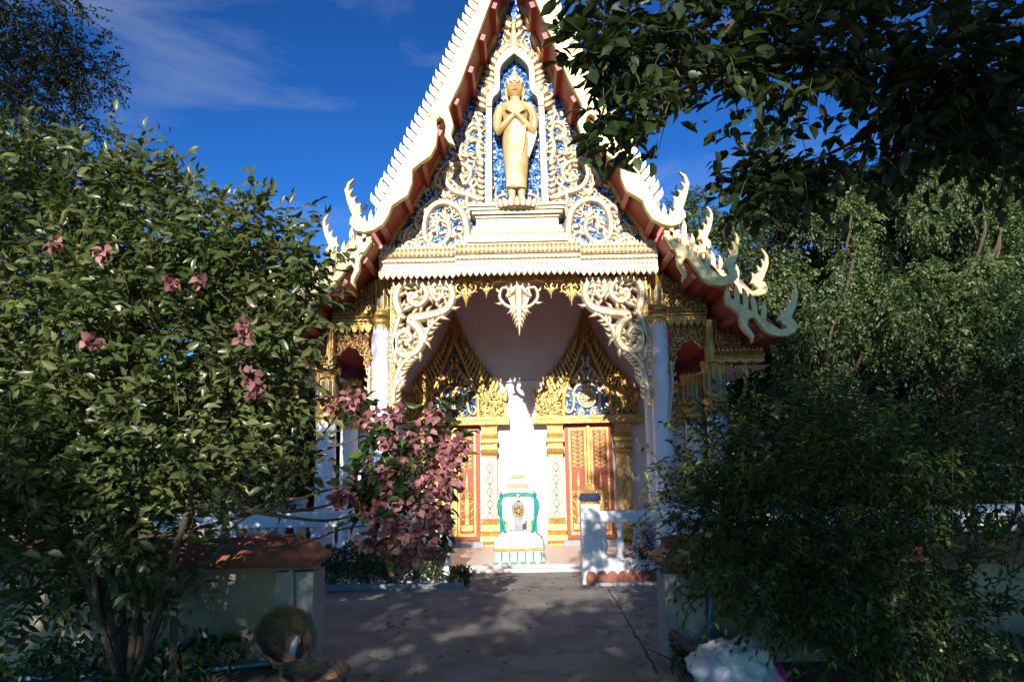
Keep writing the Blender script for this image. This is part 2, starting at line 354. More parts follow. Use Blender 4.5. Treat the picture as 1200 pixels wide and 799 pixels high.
fin_mb = MB().prism([(-.5, -.25), (-.5, .45), (-.42, .75), (-.15, .98), (.35, 1.22), (.22, .95), (.34, .75), (.34, -.25)], -.045, .045)
fin_me = mesh('fin', fin_mb, M_cream)
def along(poly, step, start=0.0):
    r = []; acc = start
    for (a, b) in zip(poly[:-1], poly[1:]):
        l = math.dist(a, b); t = acc
        while t < l:
            r.append((a[0] + (b[0] - a[0]) * t / l, a[1] + (b[1] - a[1]) * t / l, math.atan2(b[1] - a[1], b[0] - a[0]))); t += step
        acc = t - l
    return r
def apex_ext(top, inn, ch):
    """carry the first tier up to the ridge, out of the picture"""
    return top, inn, ch
def tier(idx, inn, top, chord, fl, Y, left, depth, finstep, finw, finh, lean, dX=1.0, dZ=0.0, dY=0.0, rear=False):
    def cv(pts): return [(x * dX, z + dZ) for x, z in US(pts, Y, left)]
    inn, top, chord, fl = cv(inn), cv(top), cv(chord), cv(fl)
    if idx == 1:
        sl = (top[0][1] - top[1][1]) / (top[1][0] - top[0][0]); az = top[0][1] + top[0][0] * sl * 1.12
        top = [(0, az), (top[0][0] * .5, (az + top[0][1]) / 2 - .03)] + top
        s2 = (inn[0][1] - inn[2][1]) / (inn[2][0] - inn[0][0]); iz = inn[0][1] + inn[0][0] * s2 * 1.06
        inn = [(0, iz)] + inn; chord = [(0, iz)] + chord
    body = inn + top[::-1]
    yy = Y + dY
    slab_top = [(x + .05, z + .10) for x, z in top] if idx > 1 else [(0, top[0][1] + .14)] + [(x + .05, z + .09) for x, z in top[1:]]
    slab = chord + slab_top[::-1]
    for s, MM in sides:
        b = MB().prism(body, yy - .07, yy + .07)
        bo = obj('bargeboard', b, M_cream, temple, bevel=.018, M=MM)
        f = MB().prism(fl, yy - .045, yy + .05)
        obj('flame_finial', f, M_cream, bo, bevel=.014, M=MM)
        # the raised naga rib that follows the lower edge
        rb = MB(); pth = [p for p in inn if True]
        c = [((a[0] * .8 + t[0] * .2), (a[1] * .8 + t[1] * .2)) for a, t in zip(inn[:3], top[:3])] if False else None
        o = obj('roof_slab', MB().prism(slab, yy + .075, yy + depth), M_red, temple, M=MM)
        for (x, z, a) in along(top, finstep, finstep * (.9 if idx == 1 else .35)):
            if idx > 1 and x > top[-1][0] - .02: continue
            nx, nz = -math.sin(a), math.cos(a)
            ang = math.atan2(nz, nx)            # outward normal of the rake
            if nz < 0: ang += math.pi
            ang += lean                          # fins lean towards the ridge
            ry = math.pi / 2 - ang
            hh = finh * random.uniform(.92, 1.08)
            obj('fin', fin_me, None, bo, M=MM @ XF(x, yy, z, ry, (-finw, 1, hh)))
    # purlin ends under the soffit
    pts = along(chord, .62 if idx == 1 else .5, .55 if idx == 1 else .3)
    for (x, z, a) in pts:
        for s, MM in sides:
            pb = MB().box(-.055, .055, yy + .06, yy + depth, -.09, .05)
            obj('purlin', pb, M_red, temple, M=MM @ XF(x, 0, z, -a))
    return top, chord
t1 = tier(1, T1_in, T1_top, T1_chord, T1_fl, YB, True, 2.3, .142, .125, .19, .35)
t2 = tier(2, T2_in, T2_top, T2_chord, T2_fl, YB + .12, False, 4.4, .168, .10, .27, .55)
t3 = tier(3, T3_in, T3_top, T3_chord, T3_fl, YB + .24, False, 4.4, .165, .10, .25, .55)
tier(1, T1_in, T1_top, T1_chord, T1_fl, YB, True, 16, .142, .125, .19, .35, dX=.97, dZ=1.02, dY=2.45)
tier(2, T2_in, T2_top, T2_chord, T2_fl, YB + .12, False, 16, .168, .10, .27, .55, dX=1.035, dZ=1.10, dY=2.0)
tier(3, T3_in, T3_top, T3_chord, T3_fl, YB + .24, False, 16, .165, .10, .25, .55, dX=1.045, dZ=1.08, dY=1.9)

# --- tympanum --------------------------------------------------------
cz_out = [(0, t1[1][0][1] - .0)]
crn = US([(593, 0), (575, 56), (560, 90), (538, 135), (516, 180), (487, 235), (449, 297)], YT - .05, True)
apex_z = crn[0][1] + crn[0][0] * 2.7
fieldp = [(0, apex_z)] + crn
tm = MB().prism([(0, fieldp[-1][1])] + [(0, apex_z)] + crn, YT, YT + .25)
for s, MM in sides: obj('mosaic_field', tm, M_mos, temple, M=MM)
for s, MM in sides:
    cb = MB()
    pth = [(x, z) for x, z in fieldp]
    cb.ribbon(pth, [.13] * len(pth), YT - .002, .14)
    obj('rake_moulding', cb, M_gold, temple, M=MM)
# fill behind the rake, between mosaic and soffit
fill = MB().prism([(0, apex_z + .5)] + [(x + .35, z + .25) for x, z in crn] + [(x, z) for x, z in crn[::-1]] + [(0, apex_z)], YT + .03, YT + .3)
for s, MM in sides: obj('gable_backing', fill, M_redd, temple, M=MM)

Yo = YT - .004
def k(pts, w0, w1, leaves, lside, ll, name='scroll', Y=None, th=.10, flip=True, parent=None, both=False, m=None):
    for s, MM in sides:
        mb = MB(); kanok(mb, US(pts, (Y or Yo), flip), w0, w1, (Y or Yo), th, leaves, lside, ll, both=both)
        obj(name, mb, m or M_goldp, parent or temple, smooth=True, M=MM)
def z1(pts, ox, oy, sc): return [(ox + a / sc, oy + b / sc) for a, b in pts]
q = lambda pts: z1(pts, 440, 110, 3.994)
k(q([(410, 745), (430, 660), (405, 560), (340, 515), (270, 530), (232, 600), (240, 690), (300, 715), (345, 670), (340, 615), (300, 600), (285, 640)]), .17, .07, 9, 1, .26)
k(q([(420, 730), (330, 740), (240, 735), (160, 700), (130, 735), (100, 745)]), .14, .05, 7, -1, .22)
k(q([(490, 500), (440, 480), (360, 455), (330, 400), (350, 345), (405, 335), (445, 375), (425, 425), (385, 415), (395, 390)]), .15, .06, 8, 1, .22)
k(q([(330, 500), (310, 450), (280, 420), (300, 370), (350, 320), (420, 290)]), .11, .04, 6, 1, .2)
k(q([(500, 340), (480, 270), (490, 200), (470, 150), (430, 170), (425, 215), (460, 225)]), .12, .05, 6, -1, .18)
k(q([(440, 300), (400, 290), (410, 240), (450, 215)]), .10, .04, 4, 1, .16)
k(q([(490, 150), (470, 110), (480, 60), (490, 30)]), .10, .03, 5, 1, .15)
k(q([(200, 640), (190, 590), (230, 530), (280, 490)]), .09, .03, 6, 1, .17)
k(q([(130, 690), (150, 640), (200, 600)]), .08, .03, 4, 1, .15)
k(q([(470, 560), (430, 520), (440, 460), (480, 420), (490, 350)]), .10, .05, 6, -1, .17)
k(q([(180, 720), (210, 680), (250, 690), (240, 730)]), .08, .04, 3, 1, .13)
k(q([(300, 560), (330, 590), (360, 570), (350, 530)]), .07, .03, 4, 1, .14)

# niche: posts, ogee arch, flame border
Yn = YT - .02
post = US([(569, 120), (577, 120), (577.3, 247), (569, 247)], Yn, True)
nx0 = post[1][0]; nzb = post[2][1]
arch_in = US([(577, 132), (578.5, 122), (586, 113), (586.5, 90), (592, 80), (601.5, 71)], Yn, True)
arch_in[-1] = (0, arch_in[-1][1])
arch_out = US([(570, 132), (571, 118), (579, 108), (580, 86), (588, 72), (601.5, 60)], Yn, True); arch_out[-1] = (0, arch_out[-1][1])
for s, MM in sides:
    mb = MB().prism([(post[3][0] - .0, post[3][1]), (post[2][0], post[2][1]), arch_in[0], arch_out[0]], Yn - .22, Yn + .02)
    obj('niche_post', mb, M_goldp, temple, bevel=.012, M=MM)
    mb = MB().prism(smooth_path(arch_in, 3) + smooth_path(arch_out, 3)[::-1], Yn - .24, Yn + .02)
    obj('niche_arch', mb, M_goldp, temple, bevel=.012, M=MM)
    mb = MB()
    for (x, z, a) in along(smooth_path(arch_out, 4), .11, .03):
        flame(mb, x, z, a - math.pi / 2 if False else math.atan2(-math.cos(a), math.sin(a)) * 0 + a + (-1.2 if math.cos(a) > 0 else 1.2) * -1, .26, .12, Yn - .03, .13, .9)
        flame(mb, x + .05, z + .03, a - 1.1, .2, .09, Yn - .03, .10, .8)
    obj('flame_border', mb, M_goldp, temple, smooth=True, M=MM)
    mb = MB()
    zz = nzb + .08
    while zz < arch_out[0][1]:
        flame(mb, post[0][0] + .05, zz, .35, .17, .09, Yn - .02, .08, .9); zz += .105
    obj('leaf_border', mb, M_goldp, temple, smooth=True, M=MM)
    mb = MB(); kanok(mb, US(q([(480, 555), (520, 545), (540, 500), (536, 440)]), Yn, True), .12, .05, Yn - .02, .10, 4, 1, .16)
    obj('scroll', mb, M_goldp, temple, smooth=True, M=MM)
# crowning spire of the niche
sp = MB(); zt = U(601, 24, Yn)[1]; zb = U(601, 62, Yn)[1]; h = zt - zb
sp.lathe([(.16, 0), (.12, h * .12), (.14, h * .2), (.07, h * .32), (.075, h * .36), (.05, h * .55), (.03, h * .8), (.045, h * .84), (.01, h)], (0, Yn - .08, zb), 10)
for kx in (-1, 1):
    for kk in range(4): flame(sp, kx * .05, zb + .1 + kk * .17, math.pi / 2 - kx * .9, .26 - kk * .03, .10, Yn - .02, .1, kx * .9)
    flame(sp, kx * .04, zt - .12, math.pi / 2 - kx * 1.15, .2, .07, Yn - .02, .07, kx * .6)
    sp.ribbon([(kx * .06, zt - .15), (kx * .42, zb - .35)], [.05, .07], Yn, .06)
obj('niche_spire', sp, M_goldp, temple, smooth=True)

# pedestal under the statue
ped = MB(); c0 = Yn - .02
def band(p0, p1, hw_px, dep, m=0):
    za, zb_ = U(602, p0, YT)[1], U(602, p1, YT)[1]; hw = hw_px / FPX * 13.4
    ped.box(-hw, hw, YT - dep, YT + .02, zb_ + .001, za, m)
for p0, p1, hwp, dp, mi in ((247.5, 250.5, 56, .44, 0), (250.5, 254, 54.5, .40, 0), (254, 258, 52, .36, 0), (258, 261, 48.5, .30, 0), (261, 266, 47.5, .26, 0), (266, 271, 48, .25, 1), (271, 275, 51, .31, 0), (275, 282, 53, .34, 0), (282, 287, 56, .38, 0), (287, 291, 58, .42, 0)):
    band(p0, p1, hwp, dp, mi)
for i in range(34):
    x = -.78 + i * 1.56 / 33; flame(ped, x, U(602, 281.5, YT)[1], math.pi / 2, .09, .04, YT - .34, .03, 0)
obj('pedestal', ped, [M_goldp, M_green], temple, bevel=.008)

# --- entablature -----------------------------------------------------
zt_, zb_ = U(605, 291, YT)[1], U(605, 321, YT - .1)[1]
def moulding(x0, x1, yf, z0, z1, name='entablature', fringe=True, m=None, step=.1, fh=.10, crest=True):
    H = z1 - z0
    prof = [(yf + .5, z0), (yf + .06, z0), (yf + .06, z0 + H * .12), (yf + .10, z0 + H * .14), (yf + .10, z0 + H * .4), (yf + .05, z0 + H * .44), (yf + .05, z0 + H * .56), (yf + .0, z0 + H * .6), (yf - .02, z0 + H * .78), (yf + .02, z0 + H * .8), (yf + .0, z0 + H * .95), (yf + .06, z1), (yf + .5, z1)]
    o = obj(name, MB().profx(prof, x0, x1), m or M_goldp, temple)
    mb = MB(); n = max(2, round((x1 - x0) / step)); st = (x1 - x0) / n
    for i in range(n):
        cx = x0 + (i + .5) * st
        mb.prism([(cx - st * .46, z0 + .01), (cx + st * .46, z0 + .01), (cx + st * .40, z0 - fh * .45), (cx, z0 - fh), (cx - st * .40, z0 - fh * .45)], yf + .03, yf + .08)
        mb.prism([(cx - st * .22, z0 + .0), (cx + st * .22, z0 + .0), (cx, z0 - fh * .7)], yf + .015, yf + .03)
    obj('fringe', mb, m or M_goldp, o, kind='stuff')
    mb = MB(); n2 = max(2, round((x1 - x0) / .075)); s2 = (x1 - x0) / n2
    for i in range(n2):
        cx = x0 + (i + .5) * s2
        mb.lathe([(.014, -.008), (.016, 0), (.006, .012)], (cx, yf + .088, z0 + H * .27), 6, 1, 1)
        if crest: mb.prism([(cx - s2 * .45, z1 - .005), (cx + s2 * .45, z1 - .005), (cx, z1 + .07)], yf + .07, yf + .1)
        mb.box(cx - s2 * .3, cx + s2 * .3, yf + .03, yf + .06, z0 + H * .46, z0 + H * .54)
        mb.add([(cx - s2 * .46, yf - .005, z0 + H * .61), (cx + s2 * .46, yf - .005, z0 + H * .61), (cx + s2 * .3, yf - .02, z0 + H * .73), (cx, yf - .03, z0 + H * .79), (cx - s2 * .3, yf - .02, z0 + H * .73), (cx, yf - .05, z0 + H * .66)], [(0, 1, 5), (1, 2, 5), (2, 3, 5), (3, 4, 5), (4, 0, 5)])
        mb.add([(cx - s2 * .4, yf + .0, z0 + H * .87), (cx, yf - .0, z0 + H * .81), (cx + s2 * .4, yf + .0, z0 + H * .87), (cx, yf + .0, z0 + H * .94), (cx, yf - .035, z0 + H * .875)], [(0, 1, 4), (1, 2, 4), (2, 3, 4), (3, 0, 4)])
    obj('carved_trim', mb, m or M_goldp, o, kind='stuff')
    return o
xe = US([(679, 300), (769, 300)], YT - .1)
moulding(-xe[0][0], xe[0][0], YT - .42, zb_, zt_)
for s in (-1, 1):
    moulding(*sorted((s * (xe[0][0] + .002), s * xe[1][0])), YT - .30, zb_ + .004, zt_ - .02)
# bird-dropping lump and top ledge
za_ = zb_
obj('lintel', MB().box(-xe[1][0] + .15, xe[1][0] - .15, YT + .06, YT + .6, zb_ - .04, zb_ + .3), M_redd, temple)

# --- hanging pendants between the brackets ----------------------------
def pendant(px, top, bot, wpx):
    x, z0 = U(px, top, YT - .1); z1 = U(px, bot, YT - .1)[1]; h = z0 - z1; wd = wpx / FPX * 13.3
    x -= U(605, top, YT - .1)[0]
    mb = MB(); y = YT + .02
    mb.prism([(x - wd * .3, z0), (x + wd * .3, z0), (x + wd * .3, z0 - h * .25), (x + wd * .16, z0 - h * .5), (x + wd * .07, z0 - h * .75), (x, z1), (x - wd * .07, z0 - h * .75), (x - wd * .16, z0 - h * .5), (x - wd * .3, z0 - h * .25)], y, y + .04)
    for sx in (-1, 1):
        kanok(mb, [(x + sx * wd * .02, z0 - h * .5), (x + sx * wd * .30, z0 - h * .46), (x + sx * wd * .48, z0 - h * .3), (x + sx * wd * .42, z0 - h * .12), (x + sx * wd * .26, z0 - h * .14), (x + sx * wd * .3, z0 - h * .26)], wd * .12, wd * .06, y - .005, .07, 5, -sx, wd * .2)
        for j in range(5):
            t_ = j / 5; flame(mb, x + sx * wd * .10 * (1 - t_), z0 - h * (.42 + .42 * t_), -math.pi / 2 + sx * (.75 - .3 * t_), h * .2 * (1 - .4 * t_), wd * .10 * (1 - .4 * t_), y, .06, -sx * .5)
        flame(mb, x + sx * wd * .08, z0 - h * .08, -math.pi / 2 + sx * .5, h * .3, wd * .12, y - .01, .07, sx * .6)
    mb.ribbon([(x, z0), (x, z0 - h * .4), (x, z0 - h * .7), (x, z1 - .02)], [wd * .2, wd * .24, wd * .16, .01], y, .09)
    obj('pendant', mb, M_gold if wpx < 40 else M_goldp, temple, smooth=True)
for a in ((543, 329, 357, 24), (567, 329, 347, 15), (605, 329, 391, 46), (643, 329, 347, 15), (667, 329, 356, 24)): pendant(*a)
mb = MB()
for s in (-1, 1):
    for c in (.42, .78):
        pts = [(s * (c - .14 + .28 * t), zb_ - .05 - .05 * math.sin(math.pi * t)) for t in [i / 6 for i in range(7)]]
        mb.ribbon(pts, [.06] * 7, YT + .03, .05)
mb.box(-1.05, 1.05, YT + .02, YT + .058, zb_ - .1, zb_ - .0)
obj('valance_band', mb, M_gold, temple)

# --- brackets ---------------------------------------------------------
Yk = YT + .05
qb = lambda pts: z1(pts, 440, 310, 4.436)
bx = U(460, 400, Yk)[0] * -1
for s, MM in sides:
    mb = MB(); zt2, zl = U(460, 331, Yk)[1], U(460, 480, Yk)[1]
    mb.box(bx - .055, bx + .04, Yk - .03, Yk + .03, zl, zt2)
    z = zl + .03
    while z < zt2 - .06:
        mb.prism([(bx - .05, z), (bx + .03, z + .05), (bx + .03, z + .085), (bx - .05, z + .035)], Yk - .055, Yk - .028); z += .085
    obj('bracket_strip', mb, M_gold, temple, M=MM)
for pts, w0, w1, n, sd, ll in (
    ([(130, 265), (108, 190), (125, 120), (190, 92), (250, 115), (268, 170), (225, 215), (180, 195), (185, 155), (213, 168)], .15, .07, 7, -1, .17),
    ([(170, 285), (270, 270), (365, 240), (402, 175), (385, 112), (330, 98), (290, 140), (320, 190), (350, 160)], .16, .06, 9, -1, .17),
    ([(170, 290), (225, 335), (242, 400), (212, 455), (150, 475), (108, 435), (115, 375), (158, 350), (188, 385), (165, 412)], .16, .07, 8, -1, .18),
    ([(110, 520), (100, 440), (105, 350), (130, 270)], .10, .09, 5, 1, .15),
    ([(105, 640), (120, 560), (160, 500), (200, 470)], .12, .05, 5, -1, .17),
    ([(95, 730), (100, 650), (125, 610), (135, 560)], .09, .04, 5, -1, .14),
    ([(270, 100), (330, 110), (390, 95)], .09, .07, 5, 1, .13)):
    k(qb(pts), w0 * 1.2, w1 * 1.2, n + 3, sd, ll * 1.05, 'bracket_scroll', Yk, .10, both=True)
for s, MM in sides:
    mb = MB(); pts = US(qb([(255, 410), (270, 350), (305, 305), (350, 265)]), Yk, True)
    kanok(mb, pts, .12, .03, Yk, .09, 5, 1, .15, both=True)
    for (a, b, an, l) in ((112, 130, 2.2, .2), (150, 105, 1.2, .18), (300, 120, -1.2, .22), (350, 120, -1.5, .18), (150, 240, .6, .22), (190, 280, .2, .22), (150, 330, -1.4, .2), (120, 500, -1.2, .2)):
        x, z = US(qb([(a, b)]), Yk, True)[0]; m2 = MB(); flame(m2, x, z, math.pi - an, l, l * .4, Yk, .08, .8); obj('bracket_leaf', m2, M_goldp, temple, smooth=True, M=MM)
    obj('bracket_scroll', mb, M_goldp, temple, smooth=True, M=MM)

# --- columns ----------------------------------------------------------
def column(x, y, rad, z0, zcap, ztop, gold, s):
    col = obj('column', MB().lathe([(rad * 1.02, z0 + .2), (rad, z0 + .6), (rad * .97, zcap + .02)], (x, y, 0), 28), M_colw, temple, smooth=True)
    b = MB().lathe([(rad * 1.25, z0 - .03), (rad * 1.25, z0 + .1), (rad * 1.12, z0 + .13), (rad * 1.15, z0 + .18), (rad * 1.03, z0 + .22)], (x, y, 0), 28)
    obj('column_base', b, M_colw, col, smooth=True)
    H = ztop - zcap; c = MB()
    c.lathe([(rad * 1.0, 0), (rad * 1.14, H * .06), (rad * 1.14, H * .12), (rad * 1.02, H * .16), (rad * 1.2, H * .22), (rad * 1.2, H * .28), (rad * 1.05, H * .33), (rad * 1.02, H * .36)], (x, y, zcap), 24)
    c.lathe([(rad * 1.05, H * .34), (rad * 1.10, H * .42), (rad * 1.12, H * .8), (rad * 1.22, H * .9), (rad * 1.35, H)], (x, y, zcap), 32, flute=.09)
    for i in range(16):
        a = 2 * math.pi * i / 16
        for (r0, zz, l, wd) in ((rad * 1.03, zcap + .0, -.10, .085), (rad * 1.32, zcap + H, .06, .085)):
            px_, py_ = x + r0 * math.cos(a), y + r0 * math.sin(a); tx, ty = -math.sin(a) * wd / 2, math.cos(a) * wd / 2
            c.add([(px_ + tx, py_ + ty, zz), (px_ - tx, py_ - ty, zz), (px_ + .01 * math.cos(a), py_ + .01 * math.sin(a), zz + l), (px_ * .9 + x * .1, py_ * .9 + y * .1, zz)], [(0, 1, 2), (1, 3, 2), (3, 0, 2), (0, 3, 1)])
        a += math.pi / 16; r0 = rad * 1.115
        p = Vector((x + r0 * math.cos(a), y + r0 * math.sin(a), zcap)); t = Vector((-math.sin(a), math.cos(a), 0)) * .016; n = Vector((math.cos(a), math.sin(a), 0)) * .004
        c.add([p + t + n + Vector((0, 0, H * .44)), p - t + n + Vector((0, 0, H * .44)), p - t + n * 2 + Vector((0, 0, H * .78)), p + t + n * 2 + Vector((0, 0, H * .78))], [(0, 1, 2, 3)], 1)
    obj('capital', c, [M_gold if gold else M_goldp, M_mirror], col, smooth=False)
xi = (U(773.5, 430, YC)[0]); ri = 23 / FPX * 13.7 / 2
zc1, zt1 = U(770, 376, YC)[1], U(770, 326, YC)[1]
xo = U(839.5, 480, YC)[0]; ro = 23.5 / FPX * 13.5 / 2
zc3, zt3 = U(838, 484, YC)[1], U(838, 426, YC)[1]
for s in (-1, 1):
    column(s * xi, YC, ri, .10, zc1, zt1, True, s)
    for yy in (YC, 15.2, 16.9): column(s * xo, yy, ro, .10, zc3, zt3, True, s)
    column(s * (xi + .15), 15.2, ri * .95, .10, zc1, zt1, True, s)

# --- side aisle fronts -------------------------------------------------
ze = US([(776, 376), (830, 360)], YC - .25)
z2b = U(800, 376, YC - .25)[1]; z2t = U(800, 359, YC - .25)[1]
x2a, x2b = xi + .12, U(829, 370, YC - .25)[0]
z3b = U(860, 423, YC - .25)[1]; z3t = U(860, 411, YC - .25)[1]
x3b = U(896, 416, YC - .25)[0]
for s in (-1, 1):
    moulding(*sorted((s * x2a, s * x2b)), YC - .30, z2b, z2t, m=M_gold, step=.115, crest=True)
    moulding(*sorted((s * (x2b + .06), s * x3b)), YC - .30, z3b, z3t, m=M_gold, step=.2, fh=.03, crest=True)
    mb = MB(); mb.box(*sorted((s * (x2b - .06), s * (x2b + .055))), YC - .36, YC - .1, z3b - .02, z2b - .004); mb.box(*sorted((s * (x2b - .03), s * (x2b + .025))), YC - .385, YC - .35, z3b - .02, z2b - .004)
    obj('aisle_post', mb, M_gold, temple, bevel=.01)
def fillpanel(poly, Y, n, name, s_=.16, back_on=True, gm=None):
    """carved panel: backing and dense curling leaves inside a polygon"""
    def inside(x, z):
        c = False
        for i in range(len(poly)):
            (x1, z1_), (x2, z2_) = poly[i], poly[i - 1]
            if (z1_ > z) != (z2_ > z) and x < (x2 - x1) * (z - z1_) / (z2_ - z1_) + x1: c = not c
        return c
    xs = [p[0] for p in poly]; zs = [p[1] for p in poly]
    mb = MB(); cnt = 0; tries = 0; pts = []
    while cnt < n and tries < n * 30:
        tries += 1
        x, z = random.uniform(min(xs), max(xs)), random.uniform(min(zs), max(zs))
        if not inside(x, z) or any((x - a) ** 2 + (z - b) ** 2 < (s_ * .42) ** 2 for a, b in pts): continue
        pts.append((x, z)); cnt += 1; a0 = random.uniform(0, 6.28); sg = random.choice((-1, 1)); r = s_ * random.uniform(.35, .55)
        path = [(x + r * (1 - t * .75) * math.cos(a0 + sg * t * 5.5), z + r * (1 - t * .75) * math.sin(a0 + sg * t * 5.5)) for t in [i / 12 for i in range(13)]]
        mb.ribbon(path, [r * .5 * (1 - .5 * i / 12) for i in range(13)], Y, .05)
        flame(mb, path[0][0], path[0][1], a0 + sg * 2.4, s_ * .8, s_ * .3, Y, .05, -sg * .8)
    back = MB().prism(poly, Y + .002, Y + .04)
    for s, MM in sides:
        b = obj(name, back, M_redd, temple, M=MM) if back_on else temple
        obj('carving', mb, gm or M_gold, b, smooth=True, M=MM)
Yp = YC - .12
fillpanel(US([(777, 358), (777, 327), (792, 332), (810, 345), (829, 358.5)], Yp), Yp, 34, 'gable_panel', .15)
fillpanel(US([(834, 410), (834, 367), (850, 378), (870, 394), (892, 410)], Yp), Yp, 36, 'gable_panel', .15)
fillpanel(US([(787, 382), (824, 382), (824, 408), (821, 402), (812, 397), (800, 399), (793, 408), (789, 430), (785, 440)], Yp), Yp, 44, 'aisle_panel', .13)
k([(783, 505), (785, 480), (788, 450), (786, 425)], .07, .05, 8, -1, .13, 'bracket_scroll', Yp - .02, .06, False)
fillpanel(US([(566, 150), (566, 245), (546, 250), (545, 290), (462, 293), (486, 252), (510, 205), (535, 155), (548, 128)], YT - .003, True), YT - .003, 70, 'x', .24, False, M_goldp)
fillpanel(US([(594, 30), (598, 60), (584, 70), (574, 105), (567, 125), (556, 125), (572, 85)], YT - .003, True), YT - .003, 16, 'x', .16, False, M_goldp)
# sloping red ceilings and the dark red upper wall of the aisles
for s, MM in sides:
    mb = MB().add([(xi + .0, YC + .1, z2b + .15), (x2b + .3, YC + .1, z3t + .25), (x2b + .3, 17.2, z3t + .25), (xi + .0, 17.2, z2b + .15)], [(0, 1, 2, 3)])
    obj('aisle_ceiling', mb, M_redd, temple, M=MM)
    mb = MB().box(3.06, xo + .9, 17.15, 17.3, 2.75, 5.2); obj('aisle_back_wall', mb, M_redd, temple, M=MM)
    mb = MB().add([(x2b + .1, YC + .15, z3b - .02), (x3b + .25, YC + .15, z3b - .02), (x3b + .25, 17.2, z3b - .02), (x2b + .1, 17.2, z3b - .02)], [(0, 1, 2, 3)])
    obj('eave_soffit', mb, M_wall, temple, M=MM)
    # curved naga strut under the eave
    pts = [(867, 470), (872, 458), (874, 440), (871, 428), (876, 420), (884, 424)]
    p3 = [(x, YC - .05, z) for x, z in smooth_path(US(pts, YC), 5)]
    mb = MB().tube(p3, [.03 + .03 * (i / len(p3)) for i in range(len(p3))], 8)
    obj('eave_strut', mb, M_gold, temple, smooth=True, M=MM)

# --- porch ceiling, door wall and hall ---------------------------------
obj('porch_ceiling', MB().box(-xi - .3, xi + .3, YT + .62, YW - .01, 5.75, 5.9), mat('bounce_pink_ceiling', (.70, .36, .30), .6, scale=3), temple)  # unseen ceiling, its red paled to bounce more light onto the door wall
obj('front_wall', MB().box(-3.1, 3.1, YW, YW + .3, -.05, 8.0), M_wall, temple)
obj('hall_wall', MB().box(-3.05, 3.05, YW + .31, 30, -.05, 5.0), M_wall, temple)


